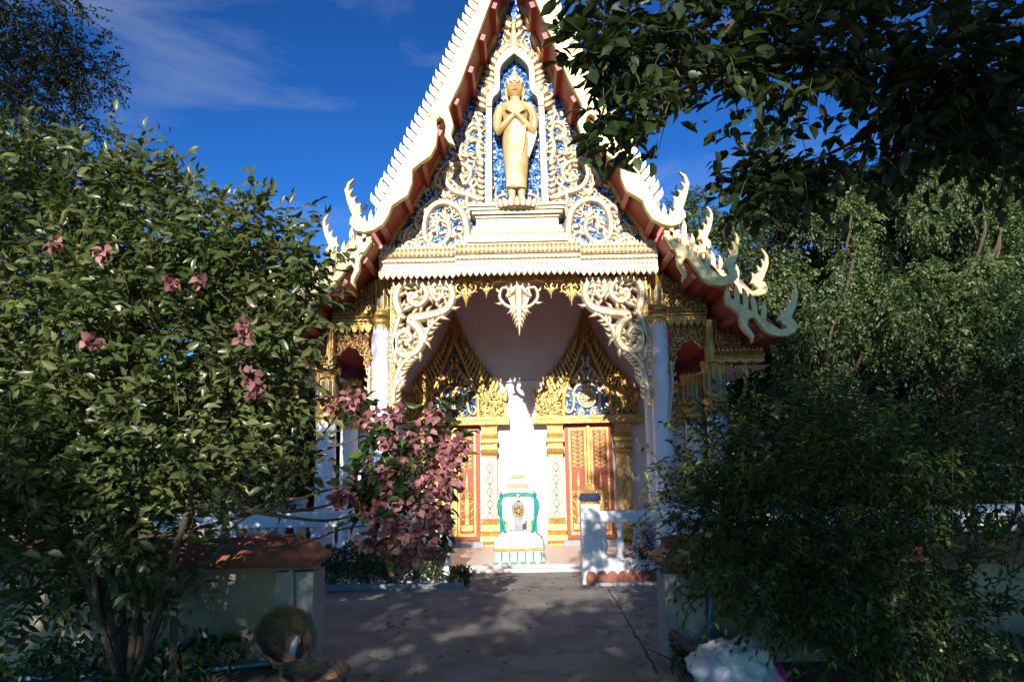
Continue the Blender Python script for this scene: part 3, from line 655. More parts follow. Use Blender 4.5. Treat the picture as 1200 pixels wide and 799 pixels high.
# --- doors --------------------------------------------------------------
YD = YW - .01
def door(cx):
    s = 1 if cx > 0 else -1
    # pixel layout measured on the right-hand door, moved to the door's own axis
    ax = U(686.5, 560, YD)[0]
    def X(px): return cx + (px - 686.5) / FPX * 16.75
    def Z(py): return U(687, py, YD)[1]
    d_ = obj('door', MB().box(X(660), X(714), YD - .10, YD, Z(630), Z(496)), M_redt, temple)
    for a, b, c, e in ((664, 684.5, 501, 626), (689, 710, 501, 626)):
        lf = MB().box(X(a), X(b), YD - .13, YD - .102, Z(e), Z(c)); lo = obj('door_leaf', lf, M_gold, d_, bevel=.006)
        pn = MB().box(X(a + 3), X(b - 3), YD - .137, YD - .131, Z(e - 10), Z(c + 4)); obj('panel', pn, M_redt, lo) if False else None
        r = MB(); r.box(X(a + 2.6), X(b - 2.6), YD - .136, YD - .1305, Z(e - 4), Z(c + 3), 1)
        xc = (X(a) + X(b)) / 2; yb = YD - .137
        zz = Z(548)
        while zz < Z(506):      # twin vine of small scrolls
            for sx in (-1, 1):
                flame(r, xc + sx * .02, zz, math.pi / 2 - sx * .6, .13, .04, yb, .02, -sx * 1.6); flame(r, xc + sx * .10, zz + .03, math.pi / 2 + sx * .4, .11, .035, yb, .02, sx * 1.6)
            zz += .085
        # guardian figure in relief
        z0, z1 = Z(612), Z(552); h = z1 - z0
        r.lathe([(.035, 0), (.085, .02 * h), (.06, .06 * h), (.055, .12 * h), (.075, .2 * h), (.085, .32 * h), (.075, .42 * h), (.055, .5 * h), (.075, .58 * h), (.09, .63 * h), (.03, .67 * h), (.03, .69 * h), (.045, .73 * h), (.042, .78 * h), (.05, .8 * h), (.025, .86 * h), (.012, .95 * h), (.002, 1.02 * h)], (xc, yb, z0), 12, 1, .45)
        for sx in (-1, 1): r.tube([(xc + sx * .085, yb - .01, z0 + .62 * h), (xc + sx * .125, yb - .015, z0 + .5 * h), (xc + sx * .03, yb - .045, z0 + .55 * h)], [.026, .024, .018], 6)
        for zq in (.1, .25, .4): 
            for sx in (-1, 1): flame(r, xc + sx * .07, z0 + zq * h, math.pi / 2 - sx * .9, .11, .035, yb, .02, sx * 1.2)
        r.box(xc - .12, xc + .12, yb - .03, yb, Z(619), Z(612.2))
        obj('relief_panel', r, [M_gold, M_redt], lo, smooth=False)
    obj('centre_bar', MB().box(X(684.6), X(688.9), YD - .17, YD - .101, Z(626), Z(499)), M_gold, d_, bevel=.01)
    for a, b in ((638.5, 659.5), (715, 736)):
        m = (a + b) / 2; c = (X(m), YD, 0); hw = (X(b) - X(a)) / 2
        pl = MB(); pl.box(X(m) - hw * .78, X(m) + hw * .78, YD - .20, YD, Z(610), Z(528)); po = obj('pilaster', pl, M_gold if s > 0 and a > 700 else M_goldp, d_)
        ca = MB()
        ca.rects([(hw * .82, .21, Z(532)), (hw * .95, .25, Z(529)), (hw * .98, .26, Z(527)), (hw * .85, .22, Z(524.5)), (hw * .82, .22, Z(519)), (hw * 1.0, .27, Z(517)), (hw * 1.0, .27, Z(513)), (hw * .85, .22, Z(511)), (hw * .9, .24, Z(509)), (hw * .82, .22, Z(507)), (hw * .85, .23, Z(499)), (hw * 1.05, .28, Z(496.6))], c)
        for i in range(5): ca.box(X(m) - hw * .8 + i * hw * .36, X(m) - hw * .8 + i * hw * .36 + hw * .16, YD - .245, YD - .2, Z(506.8), Z(499.5))
        for i in range(7): ca.prism([(X(m) - hw * .8 + i * hw * .23, Z(532)), (X(m) - hw * .8 + (i + 1) * hw * .23, Z(532)), (X(m) - hw * .8 + (i + .5) * hw * .23, Z(535))], YD - .235, YD - .205)
        obj('pilaster_capital', ca, M_gold, po)
        ba = MB().rects([(hw * 1.12, .30, Z(640)), (hw * 1.12, .30, Z(634.5)), (hw * .95, .25, Z(633)), (hw * 1.05, .29, Z(631)), (hw * 1.05, .28, Z(625)), (hw * .9, .23, Z(623)), (hw * 1.02, .27, Z(619)), (hw * .98, .26, Z(612)), (hw * .82, .21, Z(608)), (hw * .9, .23, Z(605))], c)
        obj('pilaster_base', ba, M_gold, po)
        obj('plinth', MB().box(X(m) - hw * 1.18, X(m) + hw * 1.18, YD - .33, YD, -.02, Z(640.2)), M_redt, po)
        tr = MB(); zz = Z(602)
        while zz < Z(541):      # lozenge inlay
            w_ = hw * .42
            for q_ in (0, 1):
                sgn = 1 if q_ else -1
                tr.prism([(X(m) - w_, zz), (X(m), zz + sgn * .12), (X(m) + w_, zz), (X(m) + w_ * .7, zz), (X(m), zz + sgn * .075), (X(m) - w_ * .7, zz)], YD - .208, YD - .199, 1)
            tr.prism([(X(m) - .02, zz + .16), (X(m) + .02, zz + .16), (X(m), zz + .12), ], YD - .208, YD - .199, 1)
            zz += .245
        for sx in (-1, 1):
            zz = Z(606)
            while zz < Z(534): tr.box(X(m) + sx * hw * .66 - .008, X(m) + sx * hw * .66 + .008, YD - .206, YD - .199, zz, zz + .022, 1); zz += .034
        obj('inlay', tr, [M_gold, M_mirror], po)
    # sill step
    obj('door_step', MB().box(X(655), X(719), YD - .42, YD - .001, .098, Z(630.4)), M_grey, d_)
    # ---- pediment -----
    Yp_ = YD - .08
    def Q(px, py): return (cx + (px - 535) / FPX * 16.75, U(609, py, Yp_)[1])
    half = [(535, 364), (540.5, 380), (546, 397), (553, 413), (563, 430), (574, 444), (582, 452), (590, 460), (594, 456), (594, 488)]
    inner = [(535, 398), (544, 420), (553, 442), (561.5, 464), (562, 488)]
    pd = obj('pediment', MB().prism([Q(a, b) for a, b in half] + [Q(1070 - a, b) for a, b in half[::-1][:-1]], Yp_ - .02, YD), M_gold, d_)
    mb = MB(); mb.box(Q(473, 0)[0], Q(597, 0)[0], YD - .32, YD, Q(0, 497.5)[1] , Q(0, 488.5)[1]); mb.box(Q(475, 0)[0], Q(595, 0)[0], YD - .34, YD - .3, Q(0, 492)[1], Q(0, 490)[1])
    n = 22; x0, x1 = Q(474, 0)[0], Q(596, 0)[0]
    for i in range(n):
        xx = x0 + (i + .5) * (x1 - x0) / n; z0_, z1_ = Q(0, 496.3)[1], Q(0, 492.4)[1]
        mb.prism([(xx - .045, (z0_ + z1_) / 2), (xx, z0_), (xx + .045, (z0_ + z1_) / 2), (xx, z1_)], YD - .34, YD - .318)
    obj('pediment_base', mb, M_gold, d_, bevel=.005)
    mb = MB()
    for sx in (1, -1):
        hp = [Q(535 + sx * (a - 535), b) for a, b in half[:8]]; ip = [Q(535 + sx * (a - 535), b) for a, b in inner]
        for (x, z, a) in along(hp, .10, .1):
            fa = a + (math.pi if sx < 0 else 0)
            ff_ = min(1, .12 + (hp[0][1] - z) / 1.1)
            flame(mb, x - sx * .10 * ff_, z - .04, math.pi / 2 - sx * .35, .25 * ff_ + .05, .11 * ff_, Yp_ - .02, .09, -sx * .3 + sx * .55)
            if ff_ > .35: flame(mb, x - sx * .22 * ff_, z - .10, math.pi / 2 - sx * .2, .24 * ff_, .10 * ff_, Yp_ - .02, .08, -sx * .8)
            if b > 0 and z < Q(0, 420)[1]:
                flame(mb, x - sx * .36, z - .18, math.pi / 2 + sx * .2, .24, .10, Yp_ - .02, .08, sx * .9)
        for (u, v_) in ((568, 470), (576, 462), (584, 474), (572, 482), (588, 484), (580, 486), (566, 456), (590, 466), (578, 454), (570, 446), (582, 480), (566, 484), (574, 474), (588, 474), (580, 466)):
            x, z = Q(535 + sx * (u - 535), v_)
            for an_, cu in ((-.6, 1.2), (.7, -1.2), (0, .6)):
                flame(mb, x + random.uniform(-.05, .05), z + random.uniform(-.05, .05), math.pi / 2 + sx * an_, .17, .06, Yp_ - .02, .1, sx * cu)
            r_ = .075; ph = random.uniform(0, 6)
            mb.ribbon([(x + r_ * (1 - t_ * .7) * math.cos(ph + sx * t_ * 5), z + r_ * (1 - t_ * .7) * math.sin(ph + sx * t_ * 5)) for t_ in [ii / 10 for ii in range(11)]], [.035] * 11, Yp_ - .02, .12)
        x, z = Q(535 + sx * 57, 470); flame(mb, x, z, math.pi / 2 - sx * .15, .3, .12, Yp_ - .02, .1, -sx * .2)
        mb.ribbon(ip[:4] + ip[4:], [.10] * 5, Yp_ - .02, .16)
    mb.lathe([(.03, 0), (.045, .05), (.02, .1), (.03, .14), (.002, .34)], (Q(535, 0)[0], Yp_ - .02, Q(0, 366)[1]), 8)
    obj('flame_carving', mb, M_gold, pd, smooth=True)
    # recessed field, wheel, horseshoe frame
    fld = [Q(a, b) for a, b in inner] + [Q(1070 - a, b) for a, b in inner[::-1][:-1]]
    obj('field', MB().prism(fld, Yp_ - .035, Yp_ - .021), M_mos, pd)
    mb = MB()
    for sx in (1, -1): mb.ribbon([Q(535 + sx * (a - 535 - 2.2), b + (4 if b < 410 else 0)) for a, b in inner], [.05] * 5, Yp_ - .03, .09)
    obj('field_edge', mb, M_redt, pd)
    wc = Q(535, 468); wr = 12 / FPX * 16.7
    mb = MB(); N = 28
    ring = [(wc[0] + wr * .84 * math.cos(2 * math.pi * i / N), wc[1] + wr * .84 * math.sin(2 * math.pi * i / N)) for i in range(N + 1)]
    mb.ribbon(ring, [wr * .3] * (N + 1), Yp_ - .06, .05, back=.03)
    for i in range(8):
        a = 2 * math.pi * i / 8; mb.ribbon([(wc[0] + r_ * wr * math.cos(a), wc[1] + r_ * wr * math.sin(a)) for r_ in (.2, .5, .75)], [.05, .035, .05], Yp_ - .05, .04, back=.03)
        flame(mb, wc[0] + wr * .45 * math.cos(a + .39), wc[1] + wr * .45 * math.sin(a + .39), a + .39, wr * .3, .06, Yp_ - .045, .03, 0)
    mb.add(*disc(wc[0], wc[1], wr * .25, Yp_ - .11, .06, 12))
    obj('wheel', mb, M_goldp, pd, smooth=True)
    mb = MB().lathe([(wr * .7, -.005), (wr * .7, .005)], (0, 0, 0), 24); 
    mb.v = [(x + wc[0], Yp_ - .047 + z, wc[1] + y) for x, y, z in mb.v]; obj('wheel_disc', mb, M_terra, pd)
    mb = MB()
    for sx in (1, -1):
        kp = smooth_path([Q(535 + sx * a, b) for a, b in ((0, 456), (4, 452.5), (10, 453.5), (15, 461), (14.5, 472), (17, 482), (22, 484.5), (24.5, 479), (21.5, 475))], 4)
        mb.ribbon(kp, [.10 - .04 * i / len(kp) for i in range(len(kp))], Yp_ - .04, .09)
        for (u, v_, an, ln_) in ((5, 451, .5, .2), (10, 450, .9, .2), (16, 458, 1.2, .22), (19, 466, 1.25, .2), (2, 448, .15, .24), (4, 440, .3, .2), (2, 432, .1, .2), (8, 443, .6, .16), (3, 424, .2, .16)):
            x, z = Q(535 + sx * u, v_); flame(mb, x, z, math.pi / 2 - sx * an, ln_, .09, Yp_ - .04, .07, sx * .6)
        x, z = Q(535 + sx * 4, 487); 
        for an in (.3, .9, 1.4): flame(mb, x, z, math.pi / 2 - sx * an, .2, .09, Yp_ - .04, .07, 0)
    obj('horseshoe_frame', mb, M_goldp if s > 0 else M_gold, pd, smooth=True)
dx_ = (U(686.5, 480, YD)[0] - U(533, 480, YD)[0]) / 2
door(-dx_); door(dx_)

# tube lamp on the wall between the pediments
tl = MB().tube([(-.42, YW - .05, U(605, 447, YW)[1]), (.42, YW - .05, U(605, 447, YW)[1])], .022, 8)
lampo = thing('tube_lamp', 'thin grey tube lamp fixed on the wall between the door pediments', 'lamp', (0, YW, U(605, 447, YW)[1]))
obj('tube', tl, M_lamp, lampo, smooth=True)
obj('lamp_casing', MB().box(-.44, .44, YW - .028, YW + .001, U(605, 448, YW)[1] - .01, U(605, 445, YW)[1]), M_lamp, lampo)

# ================================================================== STATUE
Ys = YT - .26
st = thing('statue', 'golden standing robed statue with pointed crown and crossed hands in the blue niche', 'statue', (0, Ys, U(602, 246, Ys)[1]))
def sx_(px): return (px - 602.8) / FPX * 14.3
def sz(py): return U(602, py, Ys)[1]
body = MB()
rings = [(222, 11.2, .14, 0), (214, 11.6, .155, 0), (200, 12.8, .165, 0), (189, 13.6, .17, 0), (176, 14.6, .18, 0), (165, 15.0, .185, 0), (155, 13.6, .175, 0), (146, 12.4, .178, 0), (139, 13.6, .195, 0), (132, 15.3, .198, 0), (127, 17.2, .185, 0), (124, 17.8, .165, 0), (121.8, 13.5, .13, 0), (120, 7.0, .10, 0), (118, 5.4, .09, .01), (114, 5.4, .09, .01)]
prof = []
n = 28; v = []; f = []
for (py, hw, dp, off) in rings:
    for kk in range(n):
        a = 2 * math.pi * kk / n
        wv = 1 + (.035 * math.sin(a * 9 + py * .12) if py > 140 and math.sin(a) < 0 else 0)
        v.append((hw / FPX * 14.3 * math.cos(a), Ys + dp * math.sin(a) * wv - off, sz(py)))
for i in range(len(rings) - 1):
    for kk in range(n): f.append((i * n + kk, i * n + (kk + 1) % n, (i + 1) * n + (kk + 1) % n, (i + 1) * n + kk))
f.append(tuple(range(n))); f.append(tuple((len(rings) - 1) * n + kk for kk in range(n)))
body.add(v, f)
for sx in (-1, 1):      # arms folded over the chest, feet
    body.tube([(sx * sx_(602.8 + 11), Ys + .01, sz(123.5)), (sx * sx_(602.8 + 16), Ys, sz(126.5)), (sx * sx_(602.8 + 19.5), Ys + .0, sz(136)), (sx * sx_(602.8 + 20.5), Ys - .02, sz(148)), (sx * sx_(602.8 + 19), Ys - .06, sz(156)), (sx * sx_(602.8 + 12), Ys - .14, sz(150)), (sx * sx_(602.8 + 4), Ys - .20, sz(142.5)), (sx * sx_(602.8 - 1), Ys - .215 - .03 * (sx > 0), sz(139))], [.05, .082, .083, .075, .07, .06, .05, .045], 12)
    hx, hz = sx_(602.8 - 1) * sx, sz(139)
    for q_ in range(4):
        body.tube([(hx, Ys - .22 - .03 * (sx > 0), hz - .03 + .02 * q_), (hx - sx * .09, Ys - .235 - .03 * (sx > 0), hz + .03 + .022 * q_), (hx - sx * (.15 + .01 * (q_ % 3)), Ys - .21, hz + .07 + .024 * q_)], [.018, .016, .010], 6)
    body.tube([(hx, Ys - .23, hz + .03), (hx - sx * .02, Ys - .26, hz + .1)], [.018, .011], 6)
    body.tube([(sx * sx_(608.2), Ys + .01, sz(223)), (sx * sx_(608), Ys, sz(232)), (sx * sx_(608.4), Ys - .02, sz(239))], [.075, .055, .06], 10)
    body.tube([(sx * sx_(608), Ys + .04, sz(240)), (sx * sx_(608.8), Ys - .08, sz(240.5)), (sx * sx_(609.4), Ys - .2, sz(242))], [.06, .062, .03], 8)
bo = obj('body', body, M_gstat, st, smooth=True)
head = MB()
hc = (0, Ys - .02, 0); zc = sz(106)
HR = 9.3 / FPX * 14.3; HH = (sz(95) - sz(119)) / 2
hv = []; hf = []; NU, NV = 24, 16
for j in range(NV + 1):
    ph = math.pi * j / NV
    for i in range(NU):
        th = 2 * math.pi * i / NU
        x = HR * math.sin(ph) * math.cos(th); y = HR * 1.05 * math.sin(ph) * math.sin(th); z = HH * math.cos(ph)
        if z < 0: x *= 1 - .28 * (z / HH) ** 2; y *= 1 - .1 * (z / HH) ** 2
        if y < 0:      # face relief
            nose = math.exp(-(x / .022) ** 2) * math.exp(-((z + .01) / .05) ** 2) * .055
            brow = math.exp(-((abs(x) - .05) / .04) ** 2) * math.exp(-((z - .05) / .02) ** 2) * .012
            eye = -math.exp(-((abs(x) - .052) / .025) ** 2) * math.exp(-((z - .022) / .018) ** 2) * .014
            lips = math.exp(-(x / .05) ** 2) * math.exp(-((z + .075) / .016) ** 2) * .016
            chin = math.exp(-(x / .04) ** 2) * math.exp(-((z + .125) / .03) ** 2) * .014
            y -= nose + brow + eye + lips + chin
        hv.append((hc[0] + x, hc[1] + y, zc + z))
for j in range(NV):
    for i in range(NU): hf.append((j * NU + i, j * NU + (i + 1) % NU, (j + 1) * NU + (i + 1) % NU, (j + 1) * NU + i))
head.add(hv, hf)
for sx in (-1, 1): head.tube([(sx * HR * .98, Ys, sz(103)), (sx * HR * 1.08, Ys, sz(108)), (sx * HR * .98, Ys, sz(114)), (sx * HR * .9, Ys - .01, sz(119))], [.02, .028, .024, .02], 8)
obj('head', head, M_gstat, bo, smooth=True)
fy = Ys - .02 - HR * 1.02
M_line = mat('dark_gilding', (.20, .11, .04), .5, scale=8)
for sx in (-1, 1):
    obj('eyebrow', MB().tube([(sx * .016, fy - .010, zc + .046), (sx * .055, fy - .005, zc + .062), (sx * .10, fy + .055, zc + .036)], [.004, .006, .003], 5), M_line, bo, smooth=True)
    obj('eye', MB().tube([(sx * .028, fy - .002, zc + .012), (sx * .055, fy + .004, zc + .012), (sx * .088, fy + .042, zc + .016)], [.003, .007, .003], 5), M_line, bo, smooth=True)
obj('mouth', MB().tube([(-.042, fy + .005, zc - .068), (-.015, fy - .014, zc - .077), (.015, fy - .014, zc - .077), (.042, fy + .005, zc - .068)], [.003, .006, .006, .003], 5), M_line, bo, smooth=True)
cr_ = MB().lathe([(HR * 1.06, sz(102.5)), (HR * 1.1, sz(101)), (HR * 1.02, sz(98)), (HR * .92, sz(95.5)), (HR * .95, sz(95)), (HR * .72, sz(92.5)), (HR * .55, sz(91)), (HR * .58, sz(90)), (HR * .36, sz(87.5)), (HR * .38, sz(86.8)), (HR * .2, sz(84)), (HR * .1, sz(81)), (.004, sz(78))], (0, Ys, 0), 20, flute=.06)
for i in range(12):
    a = 2 * math.pi * i / 12; 
    flame(cr_, HR * .95 * math.cos(a), sz(100), math.pi / 2, .1, .06, Ys + HR * math.sin(a), .03, 0)
obj('crown', cr_, M_goldp, bo, smooth=False)
rob = MB()       # shoulder cloth with folds and the hanging edge on the right
for q_ in range(7):
    rob.tube([(sx_(612 + q_ * 1.3), Ys - .15 + q_ * .01, sz(125.5 - .1 * q_)), (sx_(618 + q_ * .6), Ys - .13 + .01 * q_, sz(134 + q_ * 1.5)), (sx_(622.5), Ys - .07, sz(141 + q_ * 2.2)), (sx_(624.3), Ys + .0, sz(145 + q_ * 2.2))], .018, 6)
rob.prism([(sx_(616), sz(150)), (sx_(626), sz(148)), (sx_(626), sz(160)), (sx_(621), sz(176)), (sx_(617), sz(186)), (sx_(613), sz(178))], Ys - .06, Ys + .05)
for q_ in range(9):
    t0 = q_ / 8
    rob.tube([(sx_(614 - 10 * t0), Ys - .185 + .01 * abs(t0 - .5), sz(152 + 3 * t0)), (sx_(612 - 9 * t0), Ys - .19, sz(172)), (sx_(606 - 12 * t0), Ys - .175 + .03 * t0, sz(200)), (sx_(601 - 8.5 * t0), Ys - .155 + .05 * t0, sz(221))], .010, 5)
obj('robe', rob, M_gstat, bo, smooth=True)
lot = MB()
lot.lathe([(.30, sz(247.4)), (.33, sz(245)), (.25, sz(243.2)), (.0, sz(243))], (0, Ys, 0), 24, 1, .7)
for i in range(11):
    a = math.pi * (1.05 + .9 * i / 10) ; x = .34 * math.cos(a)
    flame(lot, x, sz(246.5), math.pi / 2 - x * 1.6, .19, .12, Ys - .02 + .2 * math.sin(a), .06, -x)
for sx in (-1, 1): kanok(lot, [(sx * .1, sz(246)), (sx * .28, sz(244)), (sx * .40, sz(237)), (sx * .33, sz(229)), (sx * .22, sz(226))], .10, .05, Ys + .12, .07, 5, -sx, .16)
obj('lotus_base', lot, M_goldp, st, smooth=True)

# ================================================================== SHRINE on the apron
gp = G(608, 667); YS = gp.y + .3
sh = thing('boundary_stone_shrine', 'small white, gold and teal arched shrine on stepped base before the doors', 'shrine', (0, YS, 0))
sc_ = 1 / FPX * (YS + .15); SX = P(608, 640, YS - .3).x
def hw(px): return px / FPX * (YS)
def zz_(py): return max(0, P(608, py, YS - .3).z)
def rc(name, rows, m, par=sh, bev=.006):
    return obj(name, MB().rects([(hw(a), hw(a) * .8, zz_(b)) for a, b in rows], (SX, YS, 0)), m, par, bevel=bev)
rc('foot', [(31.5, 670), (31.5, 662), (28.5, 659.5), (29.5, 658)], M_teal)
ff = MB()
for i in range(6):
    for sx in (-1, 1): flame(ff, SX + hw(-26 + i * 10.4), zz_(663.5), math.pi / 2 - sx * 1.1, .16, .06, YS - hw(31.5) * .8 - .002, .03, sx * .9)
ff.box(SX - hw(31.8), SX + hw(31.8), YS - hw(31.8) * .8, YS + hw(31.8) * .8, 0, zz_(664.6))
obj('foot_carving', ff, M_goldp, sh)
rc('fluted_base', [(26.5, 658), (26, 650), (27.5, 645.5)], M_white)
fl_ = MB()
for i in range(12): fl_.prism([(SX + hw(-25 + i * 4.4), zz_(646)), (SX + hw(-22.3 + i * 4.4), zz_(646)), (SX + hw(-22.8 + i * 4.4), zz_(656.5)), (SX + hw(-23.7 + i * 4.4), zz_(657.6)), (SX + hw(-24.6 + i * 4.4), zz_(656.5))], YS - hw(27) * .8 - .015, YS - hw(27) * .8 + .03, i % 2)
obj('flutes', fl_, [M_goldp, M_teal], sh)
rc('cornice', [(28.5, 645.5), (29, 643), (27.5, 642)], M_gold)
rc('dado', [(27, 642), (27, 634.5)], M_white)
da = MB()
for i in range(6):
    cx = SX + hw(-21.5 + i * 8.6 if True else 0)
    for j in (0, 1): da.prism([(cx - hw(3.2), zz_(638.5)), (cx, zz_(635.4 if j else 641.4)), (cx + hw(3.2), zz_(638.5)), (cx + hw(1.6), zz_(638.5)), (cx, zz_(637 if j else 640)), (cx - hw(1.6), zz_(638.5))], YS - hw(27) * .8 - .008, YS - hw(27) * .8 + .01)
obj('diamond_inlay', da, M_pinkt, sh)
rc('upper_steps', [(27.5, 634.5), (25, 631), (24, 629), (20, 626), (19, 623)], M_white)
# arched body: four leaf-shaped frames
outl = [(17, 623), (18, 615), (21.5, 604), (23.5, 594), (22.5, 587), (17, 580), (12, 577.3), (0, 576.5)]
inn_ = [(11.5, 622), (11, 613), (12, 603), (12.5, 594), (11, 588), (7.5, 584.5), (0, 581.5)]
def shp(l, cx=0, f=1.0): return [(hw(a * f), zz_(b)) for a, b in l]
fo = smooth_path(shp(outl), 4); fi = smooth_path(shp(inn_), 4)
def place(mb, rot):
    Mx = Matrix.Translation((SX, YS, 0)) @ Matrix.Rotation(rot, 4, 'Z')
    return Mx
for rot in range(4):
    Mx = place(None, rot * math.pi / 2)
    dd = hw(17.5)
    mb = MB()
    for sx in (1, -1): mb.prism([(sx * x, z) for x, z in fo] + [(sx * x, z) for x, z in fi[::-1]], -dd, -dd + .12)
    fr = obj('arch_frame', mb, M_white, sh, M=Mx)
    t_ = MB(); g_ = MB()
    for sx in (1, -1):
        o1 = [(sx * (x - hw(2.2) * (1 if x > .02 else 0)), z - (.03 if x < .25 else 0)) for x, z in fo]
        t_.ribbon(o1, [hw(4.6)] * len(o1), -dd - .001, .05)
        i1 = [(sx * (x + hw(2.6)), z + .0) for x, z in fi[:-5]]
        g_.ribbon(i1, [hw(3.2)] * len(i1), -dd - .001, .05)
    g_.add(*disc(0, zz_(580.5), hw(3), -dd - .05, .05))
    obj('teal_band', t_, M_teal, fr, smooth=True, M=Mx); obj('gold_band', g_, M_gold, fr, smooth=True, M=Mx)
    # spandrel gap closing at the corners
    cv_ = MB().ribbon([(0, zz_(623)), (0, zz_(600)), (0, zz_(580))], [.12, .10, .14], 0, .05)
stn = MB().prism([(SX - hw(5), zz_(623)), (SX - hw(4.5), zz_(608)), (SX - hw(7.5), zz_(600)), (SX - hw(7), zz_(592)), (SX, zz_(586)), (SX + hw(7), zz_(592)), (SX + hw(7.5), zz_(600)), (SX + hw(4.5), zz_(608)), (SX + hw(5), zz_(623))], YS - .07, YS + .07)
so_ = obj('sema_stone', stn, M_grey, sh, bevel=.015)  # white stone coloured grey to stand for the shaded inside of the arch
mb = MB(); wc = (SX, zz_(599)); wr = hw(6.3)
mb.add(*disc(wc[0], wc[1], wr, YS - .085, .01, 20)); sto = obj('wheel_emblem', mb, M_dark, so_)
mb = MB(); mb.ribbon([(wc[0] + wr * .85 * math.cos(i * math.pi / 10), wc[1] + wr * .85 * math.sin(i * math.pi / 10)) for i in range(21)], [wr * .2] * 21, YS - .088, .02)
for i in range(8): mb.ribbon([(wc[0] + r_ * wr * math.cos(i * math.pi / 4), wc[1] + r_ * wr * math.sin(i * math.pi / 4)) for r_ in (.0, .8)], [wr * .14] * 2, YS - .088, .02)
obj('wheel_gilding', mb, M_gold, so_)
rc('roof_base', [(17, 577), (17.5, 575), (14.5, 574.5)], M_white)
rc('lattice_tier', [(14, 574.5), (13.4, 571.6), (13.8, 571.4), (12.6, 568.6), (12.9, 568.4), (12, 566)], M_pinkt)
rc('roof_tier', [(11.5, 566), (10.5, 563.5), (9, 563), (8.6, 562)], M_white)
rc('green_tier', [(8.8, 562), (8.6, 560.8)], M_teal)
rc('gold_tier', [(8.4, 560.8), (8.6, 558), (7.2, 557.2)], M_gold)
spi = MB().lathe([(hw(5.5), zz_(557.2)), (hw(5.2), zz_(555)), (hw(3.6), zz_(553)), (hw(3.8), zz_(552)), (hw(2.2), zz_(549)), (hw(1), zz_(544)), (.004, zz_(537))], (SX, YS, 0), 14)
obj('spire', spi, M_white, sh, smooth=True)

# ================================================================== BALUSTRADES
bal_mb = MB().lathe([(.062, 0), (.062, .045), (.04, .06), (.05, .09), (.067, .15), (.06, .2), (.036, .29), (.034, .33), (.05, .35), (.05, .37), (.036, .39), (.045, .43), (.06, .46), (.06, .5)], (0, 0, 0), 14)
bal_me = mesh('baluster', bal_mb, M_white, True)
def balustrade(label, x0, x1, y0, y1, postpx=None, finial=False, pitch=.24, first=.1, group='white balustrades before the temple', zr=(.98, 1.17), post_at=None):
    b = thing('balustrade', label, 'balustrade', (x0, y0, 0), group)
    dv = Vector((x1 - x0, y1 - y0, 0)); ln_ = dv.length; rz = math.atan2(dv.y, dv.x)
    Mx = Matrix.Translation((x0, y0, 0)) @ Matrix.Rotation(rz, 4, 'Z')
    obj('rail', MB().box(0, ln_, -.10, .10, zr[0], zr[1]), M_white, b, bevel=.015, M=Mx)
    obj('base_wall', MB().box(0, ln_, -.11, .11, -.03, zr[0] - .502), M_white, b, bevel=.012, M=Mx)
    t = first
    while t < ln_ - .1:
        obj('baluster', bal_me, None, b, M=Mx @ XF(t, 0, zr[0] - .501)); t += pitch
    if post_at is not None:
        px_, hw_, top = post_at
        p = obj('post', MB().box(px_ - hw_, px_ + hw_, -hw_, hw_, -.03, top), M_white, b, bevel=.012, M=Mx)
        if finial:
            mbf = MB().rects([(hw_ * .95, hw_ * .95, 0), (hw_ * 1.0, hw_ * 1.0, .03), (hw_ * .8, hw_ * .8, .04), (hw_ * .8, hw_ * .8, .05)], (px_, 0, top)); obj('cap_gilding', mbf, M_gold, p, M=Mx)
            mbf = MB().rects([(hw_ * 1.1, hw_ * 1.1, .05), (hw_ * 1.15, hw_ * 1.15, .10), (hw_ * .95, hw_ * .95, .15), (hw_ * .8, hw_ * .8, .155)], (px_, 0, top)); obj('cap', mbf, M_dark, p, M=Mx, bevel=.006)
            mbf = MB().rects([(hw_ * .75, hw_ * .75, .155), (hw_ * .4, hw_ * .4, .21), (hw_ * .45, hw_ * .45, .22), (hw_ * .05, hw_ * .05, .31)], (px_, 0, top)); obj('cap_finial', mbf, M_gold, p, M=Mx)
    return b
pg = G(688, 684); YR = pg.y + .12; XR = pg.x
zt_r = P(688, 590, YR).z; r0, r1 = P(740, 611, YR).z, P(740, 597.5, YR).z
balustrade('white balustrade with tall square post beside the shrub right of the shrine', XR + .10, 7.5, YR, YR, finial=True, zr=(r0, r1), post_at=(-.0 - .02, .14, zt_r), first=.17)
pl_ = G(517, 685); YL = pl_.y + .12; XL = pl_.x
l0, l1 = P(380, 617, YL).z, P(380, 599, YL).z
balustrade('white balustrade behind the clipped hedge and pink flowers', -5.5, XL - .1, YL, YL, zr=(l0, l1), post_at=(XL + 5.5, .13, P(517, 606, YL).z), first=.2)
